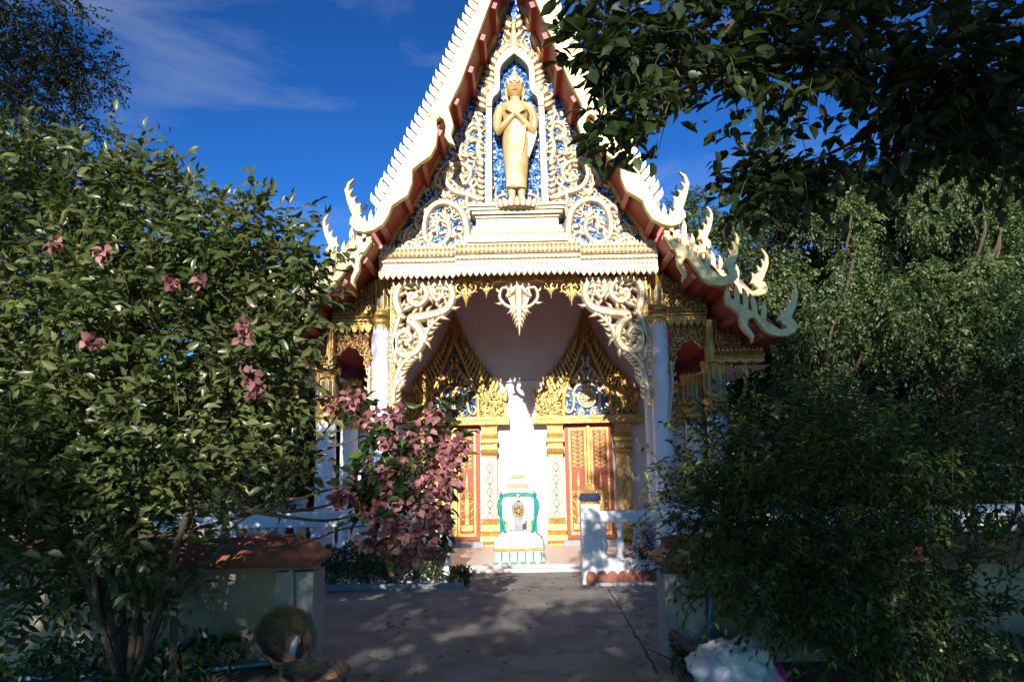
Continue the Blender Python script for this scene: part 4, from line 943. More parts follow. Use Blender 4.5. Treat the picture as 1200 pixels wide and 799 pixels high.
# half-round terracotta edging tiles at the foot of the post
for i in range(7):
    p = G(689 + i * 12.5, 684.5); r_ = .085 * random.uniform(.85, 1.1)
    mb = MB().prism([(r_ * math.cos(math.pi * j / 12) , .115 + r_ * math.sin(math.pi * j / 12)) for j in range(13)] + [(-r_, -.02), (r_, -.02)], -.02, .02)
    tag(obj('edging_tile', mb, M_terra, None, bevel=.006, M=XF(p.x + .05, YR - .2 - .02 * (i % 2), 0, 0, (1, 1, 1), random.uniform(-.15, .15), random.uniform(-.12, .05))), 'round-topped terracotta edging tile standing before the balustrade foot', 'edging tile', 'terracotta tiles along the right planting bed')
kb = MB().box(XR + .1, 6, YR - .36, YR - .25, -.02, .045); ko = obj('kerb', kb, M_grey, bevel=.01); ko['kind'] = 'structure'
kc = G(440, 690); kb = MB().box(-5, XL + .35, kc.y - .05, kc.y + .07, -.02, .07); ko = obj('kerb', kb, M_grey, bevel=.01); ko['kind'] = 'structure'

# ================================================================== BOUNDARY WALLS with tiled coping, gate piers
def cope(mb, x0, x1, y, z, hw_=.24, h=.2):
    mb.profx([(y - hw_, z), (y - hw_, z + .04), (y - .03, z + h), (y + .03, z + h), (y + hw_, z + .04), (y + hw_, z)], x0, x1)
def bwall(label, x0, x1, y, pier_x, zw, s):
    b = thing('boundary_wall', label, 'wall', (pier_x, y, 0))
    obj('wall_body', MB().box(x0, x1, y - .07, y + .07, -.03, zw - .18), M_plast, b)
    obj('gate_pier', MB().box(pier_x - .17, pier_x + .17, y - .25, y + .17, -.03, zw - .22), M_pier, b, bevel=.01)
    obj('pier_neck', MB().box(pier_x - .12 + s * .1, pier_x + .12 + s * .1, y - .13, y + .13, zw - .222, zw - .1), M_plast, b)
    cb = MB(); cope(cb, x0, x1, y, zw - .181); obj('coping', cb, M_terra, b) 
    # individual coping tiles, lapped
    xx = x0; i = 0
    tb = MB().add([(0, -.27, .0), (.2, -.27, .0), (.2, -.02, .21), (0, -.02, .21), (0, -.265, .03), (.2, -.265, .03), (.2, -.02, .238), (0, -.02, .238)], [(0, 1, 2, 3), (4, 7, 6, 5), (0, 4, 5, 1), (1, 5, 6, 2), (2, 6, 7, 3), (3, 7, 4, 0)])
    tme = mesh('coping_tile', tb, M_terra)
    while xx < x1 - .2:
        obj('coping_tile', tme, None, b, M=XF(xx, y, zw - .175 + random.uniform(0, .008), 0, (1, 1, 1), 0)); 
        obj('coping_tile', tme, None, b, M=XF(xx + .2, y, zw - .175 + random.uniform(0, .008), 0, (1, 1, 1), math.pi)); xx += .205
    return b
gl = P(366, 700, 7.3); gr = P(790, 700, 7.1)
zwl = P(330, 640, 7.3).z; zwr = P(800, 640, 7.1).z
bl = bwall('dappled low wall with terracotta coping and grey gate pier under the leafy bush', -9, gl.x + .05, 7.3, gl.x - .1, zwl + .02, -1)
br = bwall('low wall with terracotta coping and grey gate pier behind the dark shrub', gr.x - .08, 9, 7.1, gr.x + .05, zwr + .02, 1)
# hipped terracotta caps of the piers
for b, x, y, z, wx in ((bl, gl.x - .42, 7.3, zwl - .14, .5), (br, gr.x + .28, 7.1, zwr - .14, .42)):
    obj('pier_cap', MB().rects([(wx, .34, 0), (wx + .02, .36, .05), (wx * .55, .08, .24), (wx * .5, .05, .25)], (x, y, z)), M_terra, b, bevel=.008)
mb = MB().tube([P(834, 683, 6.85), P(832, 730, 6.85), P(831, 772, 6.85)], .02, 8)
tag(obj('water_pipe', mb, M_bluep, smooth=True), 'blue plastic water pipe rising beside the grey gate pier', 'pipe')
mb = MB().tube([P(341, 668, 7.0), P(342, 690, 7.0), P(341, 716, 7.0)], .022, 8)
tag(obj('drain_pipe', mb, M_pier, smooth=True), 'grey pipe on the low wall below the terracotta cap', 'pipe')
a, b = G(205, 792), G(330, 778)
mb = MB().tube([(a.x - 1.5, a.y - .1, .02), (a.x, a.y, .02), (b.x, b.y, .02)], .016, 8)
tag(obj('water_hose', mb, M_bluep, smooth=True), 'blue hose lying on the ground along the dappled wall', 'hose')

# ================================================================== SMALL THINGS
def basket(label, loc, r, h, rot, seed):
    random.seed(seed)
    b = thing('basket', label, 'basket', loc, 'discarded baskets by the gate')
    Mx = Matrix.Translation(Vector(loc)) @ Matrix.Rotation(rot[2], 4, 'Z') @ Matrix.Rotation(rot[0], 4, 'X') @ Matrix.Rotation(rot[1], 4, 'Y')
    mb = MB(); n = 26; rows = 9; v = []; f = []
    for j in range(rows + 1):
        for i in range(n):
            a = 2 * math.pi * i / n; t = j / rows
            rr = r * (.68 + .32 * t ** .7) * (1 + (.025 if (i + j) % 2 else -.025) + .05 * math.sin(2 * a + seed)); v.append((rr * math.cos(a), rr * math.sin(a), h * t * (1 + .06 * math.sin(3 * a + seed))))
    for j in range(rows):
        for i in range(n): f.append((j * n + i, j * n + (i + 1) % n, (j + 1) * n + (i + 1) % n, (j + 1) * n + i))
    f.append(tuple(range(n - 1, -1, -1)))
    mb.add(v, f); o = obj('woven_side', mb, M_wick, b, M=Mx)
    sm = o.modifiers.new('thick', 'SOLIDIFY'); sm.thickness = .012
    rim = [Vector(q_) for q_ in v[rows * n:(rows + 1) * n]]; rim.append(rim[0])
    obj('rim', MB().tube(rim, .014, 6), M_wick, b, M=Mx)
    return b
g1 = G(352, 772); g2 = G(362, 800); 
g1 = G(345, 770, 0)
basket('dry fibre basket tipped on its side holding a crushed bottle by the gate pier', (g1.x + .03, g1.y - .42, .17), .24, .30, (R(58), 0, R(18)), 3)
g2 = G(366, 822)
basket('flattened brown basket lying on the concrete before the tipped basket', (g2.x, g2.y, .02), .25, .20, (R(6), R(5), 0), 5)
random.seed(11)
pb = P(342, 765, g1.y - .62)
bt = thing('plastic_bottle', 'crushed clear plastic bottle lying inside the tipped basket', 'bottle', pb)
obj('bottle_body', MB().lathe([(.028, 0), (.032, .02), (.027, .05), (.032, .08), (.028, .11), (.012, .15), (.012, .17)], (0, 0, 0), 12), M_bottle, bt, smooth=True, M=Matrix.Translation(pb) @ Matrix.Rotation(R(-55), 4, 'X'))
obj('bottle_cap', MB().lathe([(.015, .165), (.015, .185)], (0, 0, 0), 12), M_bluep, bt, M=Matrix.Translation(pb) @ Matrix.Rotation(R(-55), 4, 'X'))
# crumpled white sack
def sack(label, c, rx, ry, rz_, m, seed, name='plastic_sack'):
    rs = np.random.default_rng(seed); bm = bmesh.new(); bmesh.ops.create_icosphere(bm, subdivisions=5, radius=1)
    ks = rs.normal(size=(16, 3)); ks /= np.linalg.norm(ks, axis=1)[:, None]; ph = rs.uniform(0, 6, 16); fr = rs.uniform(2, 9, 16)
    for vv in bm.verts:
        p = np.array(vv.co); dsp = 0
        for a_, p_, f_ in zip(ks, ph, fr): dsp += (1 - abs(math.sin(f_ * float(a_ @ p) + p_))) ** 2 * .55 / f_
        r_ = .78 + dsp * .55
        q_ = p * r_; z = q_[2] * rz_
        vv.co = (q_[0] * rx, q_[1] * ry, max(z, -rz_ * .55))
    me = bpy.data.meshes.new(name); bm.to_mesh(me); bm.free(); me.materials.append(m)
    me.polygons.foreach_set('use_smooth', [True] * len(me.polygons))
    o = bpy.data.objects.new(name, me); link(o, None, Matrix.Translation(Vector(c))); tag(o, label, 'sack' if name == 'plastic_sack' else 'bag'); return o
M_sack = mat('white_plastic', (.55, .55, .57), .35, scale=3, bump=.3, bscale=25, col2=(.55, .55, .57))
ps = G(862, 812); sack('crumpled white plastic sack dumped below the dark shrub', (ps.x, ps.y - .05, .13), .29, .24, .25, M_sack, 4)
ps2 = G(889, 806); sack('small magenta plastic bag tucked against the white sack', (ps2.x + .12, ps2.y, .06), .10, .10, .12, M_magen, 9, 'plastic_bag')
mb = MB().tube([P(787, 741, 6.5), P(805, 756, 6.3), P(826, 776, 6.1)], .035, 10)
po_ = P(805, 756, 6.3)
tag(obj('iron_pipe', mb, M_iron, smooth=True), 'dark rusty pipe leaning from the gate pier towards the white sack', 'pipe')
# bench and block seen over the left rail
bn = thing('bench', 'small bench with blue seat edge and orange top behind the left balustrade', 'bench', (P(340, 600, 12.6).x, 12.6, 0))
bxm = P(341, 590, 12.6); 
obj('seat', MB().box(bxm.x - .22, bxm.x + .22, 12.4, 12.8, bxm.z, bxm.z + .06), M_bluep, bn); obj('seat_top', MB().box(bxm.x - .2, bxm.x + .2, 12.42, 12.78, bxm.z + .061, bxm.z + .1), M_orng, bn)
for sx in (-1, 1): obj('leg', MB().box(bxm.x + sx * .17 - .04, bxm.x + sx * .17 + .04, 12.45, 12.75, -.03, bxm.z - .001), M_grey, bn)

# ================================================================== PLANTS
def leaf_tpl(wd=.4, fold=.12, droop=.12, simple=False):
    if simple:
        return np.array([(0, 0, 0), (.45, wd / 2, fold * .6), (1, 0, -droop), (.45, -wd / 2, fold * .6)], float), [(0, 1, 2), (0, 2, 3)]
    v = [(0, 0, 0)]
    for x, wq, dz in ((.28, .42, 0), (.62, .44, -.25)):
        v += [(x, wd * wq, fold * wq * 2 + dz * droop), (x, 0, dz * droop), (x, -wd * wq, fold * wq * 2 + dz * droop)]
    v.append((1, 0, -droop))
    return np.array(v, float), [(0, 2, 1), (0, 3, 2), (1, 2, 5, 4), (2, 3, 6, 5), (4, 5, 7), (5, 6, 7)]
def frames(dirs, ups):
    x = dirs / np.linalg.norm(dirs, axis=1)[:, None]
    y = np.cross(ups, x); y /= (np.linalg.norm(y, axis=1)[:, None] + 1e-9); z = np.cross(x, y)
    return np.stack([x, y, z], axis=2)
def leaves_mesh(name, tpl, pos, F, sc, m, tint):
    tv, tf = tpl; n = len(pos); k_ = len(tv)
    V = np.einsum('nij,kj->nki', F, tv) * sc[:, None, None] + pos[:, None, :]
    V = V.reshape(-1, 3)
    sizes = [len(t) for t in tf]; flat = np.concatenate([np.array(t) for t in tf])
    LI = (flat[None, :] + (np.arange(n) * k_)[:, None]).reshape(-1)
    LT = np.tile(np.array(sizes), n); LS = np.concatenate([[0], np.cumsum(LT)[:-1]])
    me = bpy.data.meshes.new(name); me.vertices.add(len(V)); me.vertices.foreach_set('co', V.reshape(-1).astype(np.float32))
    me.loops.add(len(LI)); me.loops.foreach_set('vertex_index', LI.astype(np.int32))
    me.polygons.add(len(LT)); me.polygons.foreach_set('loop_start', LS.astype(np.int32)); me.polygons.foreach_set('loop_total', LT.astype(np.int32))
    me.polygons.foreach_set('use_smooth', np.ones(len(LT), bool))
    me.materials.append(m); me.update(calc_edges=True)
    at = me.attributes.new('rnd', 'FLOAT', 'FACE'); at.data.foreach_set('value', np.repeat(tint, len(tf)).astype(np.float32))
    return me
CR = np.array(CROT)
def project(pos):
    q_ = (pos - np.array(CAM)) @ CR
    zc_ = -q_[:, 2]; zs = np.where(zc_ > .05, zc_, 1e-3)
    return 600 + FPX * q_[:, 0] / zs, 399.5 - FPX * q_[:, 1] / zs, zc_
def twigs(blobs, tw_len, n_leaf, leaf_len, droop=0.0, up=.3, shell=.45, spread=.8, seed=1, tilt=.5, opposite=False, jitter=.35, face=0.0):
    rs = np.random.default_rng(seed); P0 = []; D0 = []; BID = []
    for (cx, cy, cz_, rx, ry, rz_, nt_) in blobs:
        u = rs.normal(size=(nt_, 3)); u /= np.linalg.norm(u, axis=1)[:, None]
        rr = (1 - shell * rs.random(nt_) ** 1.3)[:, None]
        BID.append(np.full(nt_, rs.random())); P0.append(np.array([cx, cy, cz_]) + u * rr * np.array([rx, ry, rz_]))
        dd = u * spread + rs.normal(size=(nt_, 3)) * .45 + np.array([0, 0, up]); D0.append(dd / np.linalg.norm(dd, axis=1)[:, None])
    P0 = np.concatenate(P0); D0 = np.concatenate(D0); N = len(P0)
    tl_ = tw_len * rs.uniform(.6, 1.3, N); pos = []; dirs = []; ups = []; sc = []; tid = []
    lines = []
    tvec = np.linspace(0, 1, 5)
    for t in tvec: lines.append(P0 + D0 * (tl_ * t)[:, None] + np.array([0, 0, -1]) * (droop * tl_ * t * t)[:, None])
    for j in range(n_leaf):
        t = (j + .5) / n_leaf if not opposite else (j // 2 + .6) / (n_leaf / 2)
        t = t + rs.uniform(-.05, .05, N)
        p = P0 + D0 * (tl_ * t)[:, None] + np.array([0, 0, -1]) * (droop * tl_ * t * t)[:, None]
        tg = D0 + np.array([0, 0, -2]) * (droop * t)[:, None]; tg /= np.linalg.norm(tg, axis=1)[:, None]
        sd = np.cross(tg, np.array([0, 0, 1.0])); sd /= (np.linalg.norm(sd, axis=1)[:, None] + 1e-9)
        sgn = 1 if j % 2 else -1
        dr = tg * .55 + sd * sgn * .8 + rs.normal(size=(N, 3)) * jitter + np.array([0, 0, -.25 * tilt])
        if j == n_leaf - 1: dr = tg + rs.normal(size=(N, 3)) * .2
        pos.append(p); dirs.append(dr); ups.append(np.array([0, -face, 1.0]) + rs.normal(size=(N, 3)) * tilt); sc.append(leaf_len * rs.uniform(.6, 1.2, N) * (1 - .25 * abs(t - .5)))
    pos = np.concatenate(pos); dirs = np.concatenate(dirs); ups = np.concatenate(ups); sc = np.concatenate(sc)
    return pos, frames(dirs, ups), sc, np.stack(lines, 1), np.tile(np.concatenate(BID), n_leaf)
def twig_mesh(lines, r, n=3):
    N, K, _ = lines.shape; V = np.zeros((N, K, n, 3)); 
    for k_ in range(K):
        for i in range(n):
            a = 2 * math.pi * i / n; V[:, k_, i] = lines[:, k_] + np.array([math.cos(a), math.sin(a) * .6, math.sin(a) * .8]) * r * (1 - .7 * k_ / (K - 1))
    idx = np.arange(N * K * n).reshape(N, K, n); F_ = []
    for k_ in range(K - 1):
        for i in range(n): F_.append(np.stack([idx[:, k_, i], idx[:, k_, (i + 1) % n], idx[:, k_ + 1, (i + 1) % n], idx[:, k_ + 1, i]], 1))
    F_ = np.concatenate(F_); me = bpy.data.meshes.new('twigs'); me.from_pydata(V.reshape(-1, 3).tolist(), [], F_.tolist()); return me
def limbs(mb, base, targets, r0, seed, bend=.25, fork=None):
    rs = random.Random(seed)
    base = Vector(base)
    for tg, r1 in targets:
        tg = Vector(tg); st_ = Vector(fork) if fork is not None else base
        m1 = st_.lerp(tg, .35) + Vector((rs.uniform(-1, 1), rs.uniform(-1, 1), rs.uniform(.1, 1))) * bend; m2 = st_.lerp(tg, .7) + Vector((rs.uniform(-1, 1), rs.uniform(-1, 1), rs.uniform(-.3, .8))) * bend
        pts = smooth_path([tuple(st_), tuple(m1), tuple(m2), tuple(tg)], 4); n = len(pts)
        mb.tube(pts, [r0 + (r1 - r0) * i / (n - 1) for i in range(n)], 7)
PICKED = []
def plant(name, label, cat, base, blobs, leaf, m, tw_len, n_leaf, leaf_len, trunk=None, seed=1, group=None, keep=None, single=0, twr=0, dens=1.0, cull=None, **kw):
    t = thing(name, label, cat, base, group)
    tpl = leaf
    pos, F, sc, lines, bid = twigs(blobs, tw_len, n_leaf, leaf_len, seed=seed, **kw)
    rs = np.random.default_rng(seed + 50)
    px, py, zc_ = project(pos)
    kp = np.ones(len(pos), bool)
    if cull is not None: kp &= ~cull(px, py, zc_)
    ground = pos[:, 2] > .05; kp &= ground
    if cull is not None:
        lx, ly, lz = project(lines[:, -1]); lx0, ly0, lz0 = project(lines[:, 0]); lines = lines[~(cull(lx, ly, lz) | cull(lx0, ly0, lz0))]
    pos, F, sc = pos[kp], F[kp], sc[kp]; px, py, zc_ = px[kp], py[kp], zc_[kp]
    tint = np.clip(.55 * bid[kp] + .45 * rs.random(len(pos)), 0, .999)
    if single:
        vis = (px > 5) & (px < 1195) & (py > 5) & (py < 790) & (zc_ > 0)
        order = np.argsort(np.where(vis, -sc / np.maximum(zc_, .3), 1e9))
        # nearest and largest first, thinned so that they spread over the plant
        pick = order[:single]; rest = np.ones(len(pos), bool); rest[pick] = False
        tv, tf = tpl; mb = MB().add([tuple(q_) for q_ in tv], tf); me = mesh('leaf', mb, m, True)
        for i in pick:
            Mx = Matrix([[*(F[i][r_] * sc[i]), pos[i][r_]] for r_ in range(3)] + [[0, 0, 0, 1]])
            obj('leaf', me, None, t, M=Mx)
        pos, F, sc, tint = pos[rest], F[rest], sc[rest], tint[rest]
    me = leaves_mesh('crown', tpl, pos, F, sc, m, tint); c = bpy.data.objects.new('crown', me); link(c, t); c['kind'] = 'stuff'
    if twr:
        me = twig_mesh(lines, twr); me.materials.append(M_twig); c = bpy.data.objects.new('twigs', me); link(c, t); c['kind'] = 'stuff'
    if trunk: obj('trunk', trunk, M_bark, t, smooth=True)
    return t
def B(px, py, Y, rpx, n, ry=None, asp=1.0):
    p = P(px, py, Y); r = rpx / FPX * math.hypot(Y, p.z - 1.65)
    return (p.x, p.y, p.z, r * asp, ry or r, r, n)

# ---- big leafy bush over the left wall
bl_blobs = [B(60, 255, 6.7, 75, 200), B(150, 270, 6.7, 75, 230), B(225, 300, 6.5, 55, 150), B(285, 345, 6.5, 45, 90), B(70, 360, 6.4, 110, 330), B(190, 400, 6.4, 115, 380), B(290, 430, 6.5, 62, 170),
            B(60, 500, 6.2, 120, 330), B(165, 530, 6.2, 100, 330), B(300, 540, 6.5, 40, 40), B(60, 640, 6.0, 110, 220), B(160, 640, 6.3, 75, 80), B(-60, 380, 6.2, 120, 200), B(-60, 560, 6.0, 120, 150),
            B(325, 290, 6.5, 20, 22), B(345, 330, 6.5, 18, 18), B(300, 262, 6.5, 16, 14), B(320, 375, 6.5, 28, 40), B(20, 190, 7.0, 35, 60), B(165, 215, 6.7, 28, 36), B(335, 470, 6.7, 22, 26)]
bl_blobs += [B(278, 245, 6.2, 9, 7), B(292, 262, 6.2, 11, 9), B(305, 285, 6.2, 12, 10), B(330, 292, 6.2, 12, 10), B(352, 305, 6.2, 10, 8), B(362, 322, 6.2, 8, 5), B(345, 345, 6.2, 14, 10), B(330, 400, 6.3, 16, 14), B(350, 375, 6.2, 10, 6), B(345, 425, 6.3, 14, 10), B(340, 560, 6.4, 16, 10), B(350, 520, 6.4, 14, 8)]
for (a, b) in ((15, 168), (60, 180), (100, 192), (135, 188), (160, 196), (185, 222), (205, 232), (232, 252), (252, 268), (268, 290), (40, 172), (120, 205)):
    bl_blobs.append(B(a + random.uniform(-6, 6), b + random.uniform(-4, 8), 6.5, random.uniform(9, 18), random.choice((4, 6, 8))))
tr = MB(); base = G(205, 760); base = Vector((-3.0, 6.1, -.03))
for pts in ([(200, 380, 6.3), (255, 330, 6.3), (290, 275, 6.2), (276, 232, 6.2)], [(255, 330, 6.3), (310, 295, 6.2), (345, 302, 6.2), (366, 325, 6.2)], [(220, 420, 6.3), (300, 390, 6.3), (345, 360, 6.2)], [(230, 450, 6.3), (300, 420, 6.3), (348, 430, 6.3)]):
    q_ = smooth_path([tuple(P(*p_)) for p_ in pts], 4); tr.tube(q_, [.012 - .009 * i / (len(q_) - 1) for i in range(len(q_))], 6)
limbs(tr, base, [((b_[0], b_[1], b_[2]), .008) for b_ in bl_blobs[:19:2]], .03, 3, .35)
bush = plant('leafy_bush', 'tall olive-green leafy bush with pink blossoms spilling over the low wall', 'bush', base, bl_blobs, leaf_tpl(.46, .14, .15), L_bush, .36, 7, .125, tr, 21, single=300, twr=.004, up=.25, shell=.75, tilt=.7, face=.7)

# ---- pink flowering branch
def flower_cluster(center, r, nb, parent, seed):
    rs = np.random.default_rng(seed)
    u = rs.normal(size=(nb, 3)); u /= np.linalg.norm(u, axis=1)[:, None]
    pos = np.array(center) + u * r * rs.uniform(.2, .9, nb)[:, None]
    dr = u * .8 + rs.normal(size=(nb, 3)) * .35 + np.array([0, -.2, -.35]); up_ = rs.normal(size=(nb, 3)) * .8 + u + np.array([0, -.5, .4])
    sc = rs.uniform(.055, .09, nb)
    me = leaves_mesh('flower_cluster', leaf_tpl(.85, .2, .25), pos, frames(dr, up_), sc, L_pink, rs.random(nb) * .99)
    o = bpy.data.objects.new('flower_cluster', me); link(o, parent); o['kind'] = 'stuff'; return o
YF = 6.9
fb_blobs = [B(470, 560, YF, 44, 30), B(500, 530, YF, 36, 20), B(450, 530, YF, 30, 18), B(480, 610, YF, 40, 24), B(500, 590, YF, 30, 14), B(440, 590, YF, 26, 12), B(455, 500, YF, 18, 8), B(505, 480, YF, 14, 6), B(405, 470, YF + .2, 14, 5)]
tr = MB()
for pts in ([(150, 640, 6.3), (300, 600, 6.5), (380, 575, 6.7), (440, 560, 6.9), (500, 550, 6.9)], [(300, 600, 6.5), (380, 610, 6.8), (440, 600, 6.9), (485, 620, 6.9)], [(200, 560, 6.4), (330, 540, 6.8), (400, 520, 6.9), (455, 500, 6.9), (505, 490, 6.9)], [(340, 555, 6.7), (385, 500, 7.0), (405, 470, 7.1)],
            [(240, 620, 6.4), (320, 585, 6.6), (350, 550, 6.8), (372, 500, 6.9)], [(330, 600, 6.6), (390, 590, 6.8), (430, 560, 6.9)], [(260, 640, 6.3), (340, 640, 6.5), (400, 620, 6.7), (440, 615, 6.9)], [(190, 700, 6.2), (270, 620, 6.4), (300, 600, 6.5)]):
    q_ = smooth_path([tuple(P(*p_)) for p_ in pts], 4); tr.tube(q_, [.017 - .013 * i / (len(q_) - 1) for i in range(len(q_))], 6)
tr.tube([(-2.75, 6.3, -.03), tuple(P(205, 700, 6.25)), tuple(P(260, 640, 6.3))], [.035, .03, .018], 7)
fbush = plant('flowering_shrub', 'arching shrub heavy with drooping dusky pink flower clusters before the left door', 'shrub', (-2.75, 6.3, -.03), fb_blobs, leaf_tpl(.5, .12, .2), L_shrub, .2, 6, .14, tr, 5, single=60, twr=.004, up=-.1, shell=.8, tilt=.6)
FC = [(462, 487, 13), (436, 492, 12), (508, 485, 10), (525, 520, 17), (515, 545, 17), (500, 575, 20), (520, 570, 15), (505, 605, 17), (490, 590, 16), (470, 580, 13), (455, 560, 13), (440, 550, 13), (478, 620, 18), (500, 630, 16), (518, 610, 12), (460, 640, 14), (484, 648, 15), (510, 648, 11), (445, 610, 13), (430, 590, 12), (475, 535, 13), (492, 512, 15), (530, 535, 12), (528, 560, 12), (455, 520, 11), (410, 580, 13), (412, 468, 13), (392, 472, 10), (398, 582, 9), (540, 520, 9), (468, 660, 10), (495, 555, 14), (420, 560, 10), (450, 580, 12), (430, 630, 10), (462, 612, 12)]
for i, (a, b, r_) in enumerate(FC):
    c = P(a, b, YF - .12 + random.uniform(-.12, .1)); flower_cluster(c, r_ / FPX * 7 * 1.05, int(14 + r_ * 1.5), fbush, 100 + i)
for i, (a, b, r_) in enumerate([(292, 440, 12), (285, 395, 9), (300, 464, 9), (120, 296, 5), (64, 286, 5), (286, 382, 7), (108, 400, 5), (235, 330, 5), (198, 330, 5)]):
    flower_cluster(P(a, b, 5.55), r_ / FPX * 6, 14, bush, 200 + i)

# ---- dark shrub over the right wall
rb_blobs = [B(850, 565, 6.2, 62, 150), B(930, 540, 6.2, 85, 230), B(1020, 550, 6.0, 85, 220), B(1100, 560, 6.0, 80, 180), B(870, 640, 5.9, 75, 190), B(960, 640, 5.8, 95, 260), B(1060, 650, 5.8, 90, 220), B(910, 690, 5.8, 45, 80), B(1010, 720, 5.7, 70, 140), B(1110, 720, 5.8, 60, 90), B(820, 600, 6.2, 40, 70), B(990, 490, 6.4, 60, 110), B(1190, 560, 6.2, 70, 120)]
tr = MB(); base = Vector((2.6, 6.0, -.03))
limbs(tr, base, [((b_[0], b_[1], b_[2]), .008) for b_ in rb_blobs], .035, 8, .2)
for pts in ([(870, 620, 6.1), (845, 560, 6.2), (835, 510, 6.2), (842, 475, 6.2)], [(860, 600, 6.1), (820, 560, 6.1), (795, 550, 6.1), (772, 538, 6.1)], [(870, 640, 6), (820, 600, 6.1), (785, 585, 6.1), (762, 578, 6.1)], [(880, 600, 6.2), (850, 540, 6.2), (815, 490, 6.3)]):
    tr.tube(smooth_path([tuple(P(*p_)) for p_ in pts], 4), [.012 - .009 * i / 12 for i in range(13)], 5)
rb_blobs += [B(842, 490, 6.2, 14, 8), B(836, 520, 6.2, 14, 10), B(815, 495, 6.3, 12, 6), B(800, 553, 6.1, 14, 9), B(778, 541, 6.1, 10, 5), B(785, 586, 6.1, 14, 8), B(850, 550, 6.2, 20, 16)]
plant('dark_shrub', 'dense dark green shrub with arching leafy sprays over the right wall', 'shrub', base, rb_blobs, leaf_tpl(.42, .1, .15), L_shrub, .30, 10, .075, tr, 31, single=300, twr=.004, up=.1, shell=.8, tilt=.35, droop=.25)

# ---- overhanging tree, right: branches in view plus the crown that shades them
ob = [B(700, 25, 3.3, 40, 26), B(690, 80, 3.2, 28, 12), B(735, 60, 3.3, 48, 30), B(735, 140, 3.1, 32, 14), B(725, 178, 3.0, 20, 6), B(790, 30, 3.4, 60, 46), B(850, 70, 3.4, 50, 34), B(800, 90, 3.2, 34, 14), B(905, 30, 3.5, 75, 60), B(940, 90, 3.6, 55, 44), B(1000, 40, 3.6, 85, 70), B(1080, 60, 3.6, 95, 80), B(1150, 80, 3.5, 105, 85), B(1090, 135, 3.6, 50, 40), B(1180, 150, 3.5, 60, 44), B(905, 215, 3.8, 52, 50), B(950, 190, 3.8, 36, 26), B(865, 195, 3.8, 24, 12), B(1035, 130, 3.7, 34, 20), B(770, 165, 3.2, 22, 7), B(880, 130, 3.5, 24, 8), B(1010, 160, 3.8, 24, 8), B(835, 120, 3.4, 20, 6)]
up_ = []
rs = random.Random(5)
for i in range(8):       # more of the same boughs above the view
    y = rs.uniform(1.5, 3.4); x = rs.uniform(1.2, 4.5); up_.append((x, y, 1.65 + math.hypot(x, y) * .95 + rs.uniform(.5, 1.2), .6, .6, .4, 45))
for i in range(46):
    up_.append((rs.uniform(2.0, 8.0), rs.uniform(-2.5, 5.5), rs.uniform(6.2, 8.2), .85, .85, .4, 42))
tr = MB(); base = Vector((4.6, -1.2, -.03)); fork = (4.4, -1.0, 3.6)
tr.tube([base, (4.65, -1.15, 1.2), (4.5, -1.1, 2.6), fork], [.24, .2, .17, .15], 12)
limbs(tr, base, [(tuple(P(1215, 25, 3.6)), .022), (tuple(P(1250, -80, 3.2)), .02)], .06, 4, .2, fork)
for pts in ([(1195, 30, 3.6), (1100, 60, 3.6), (1020, 150, 3.7), (960, 185, 3.8), (890, 200, 3.8)], [(1100, 60, 3.6), (960, 70, 3.5), (820, 100, 3.4), (745, 150, 3.2)], [(1020, 150, 3.7), (1010, 190, 3.8), (985, 230, 3.9)]):
    q_ = smooth_path([tuple(P(*p_)) for p_ in pts], 5); tr.tube(q_, [.018 - .014 * i / (len(q_) - 1) for i in range(len(q_))], 6)
def cull_r(px, py, zc_):
    inv = (zc_ > .1) & (px > -40) & (px < 1240) & (py > -30) & (py < 820)
    low = (py > 262) | ((px < 650 + np.clip(py - 60, 0, 200) * .35)) | ((py > 195) & (px < 820)) | ((py > 150) & (px > 775) & (px < 835))
    hole = (py > 112 + 12 * np.sin(px * .05)) & (py < 186) & (px > 760) & (px < 1012) & ((np.sin(px * 12.9 + py * 78.2) * 43758.5) % 1 > .22)
    hole |= (py > 120) & (py < 200) & (px > 985) & (px < 1050) & ((np.sin(px * 3.9 + py * 7.2) * 4375.5) % 1 > .5)
    return inv & (low | hole)
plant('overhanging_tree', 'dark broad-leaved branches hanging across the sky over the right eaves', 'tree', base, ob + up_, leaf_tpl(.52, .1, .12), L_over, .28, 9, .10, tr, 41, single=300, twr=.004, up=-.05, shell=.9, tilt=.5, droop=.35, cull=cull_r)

# ---- fine-leaved overhanging tree, left
lo = [B(20, 20, 8.2, 55, 144), B(60, 60, 8.2, 45, 112), B(20, 90, 8.2, 50, 144), B(90, 85, 8.2, 34, 64), B(60, 120, 8.2, 34, 54), B(125, 98, 8.2, 18, 19), B(90, 150, 8.2, 18, 22), B(30, 145, 8.2, 28, 35), B(100, 165, 8.2, 10, 9), B(85, 5, 8.2, 22, 28), B(-60, 40, 8.2, 80, 176), B(-80, 160, 8.2, 80, 128)]
up2 = []
for i in range(46):
    up2.append((rs.uniform(-8.5, -3.4), rs.uniform(-2.5, 5.5), rs.uniform(6.9, 9.2), .9, .9, .45, 60))
tr = MB(); base = Vector((-6.2, .5, -.03)); fork = (-6.0, .6, 4.6)
tr.tube([base, (-6.25, .5, 1.5), (-6.1, .55, 3.2), fork], [.26, .21, .18, .15], 12)
limbs(tr, base, [((b_[0], b_[1], b_[2]), .008) for b_ in lo[::2]] + [((b_[0], b_[1], b_[2]), .02) for b_ in up2[::3]], .06, 14, .35, fork)
def cull_l(px, py, zc_):
    inv = (zc_ > .1) & (px > -10) & (px < 1240) & (py > -10) & (py < 820)
    return inv & ((py > 185) | (px > 150))
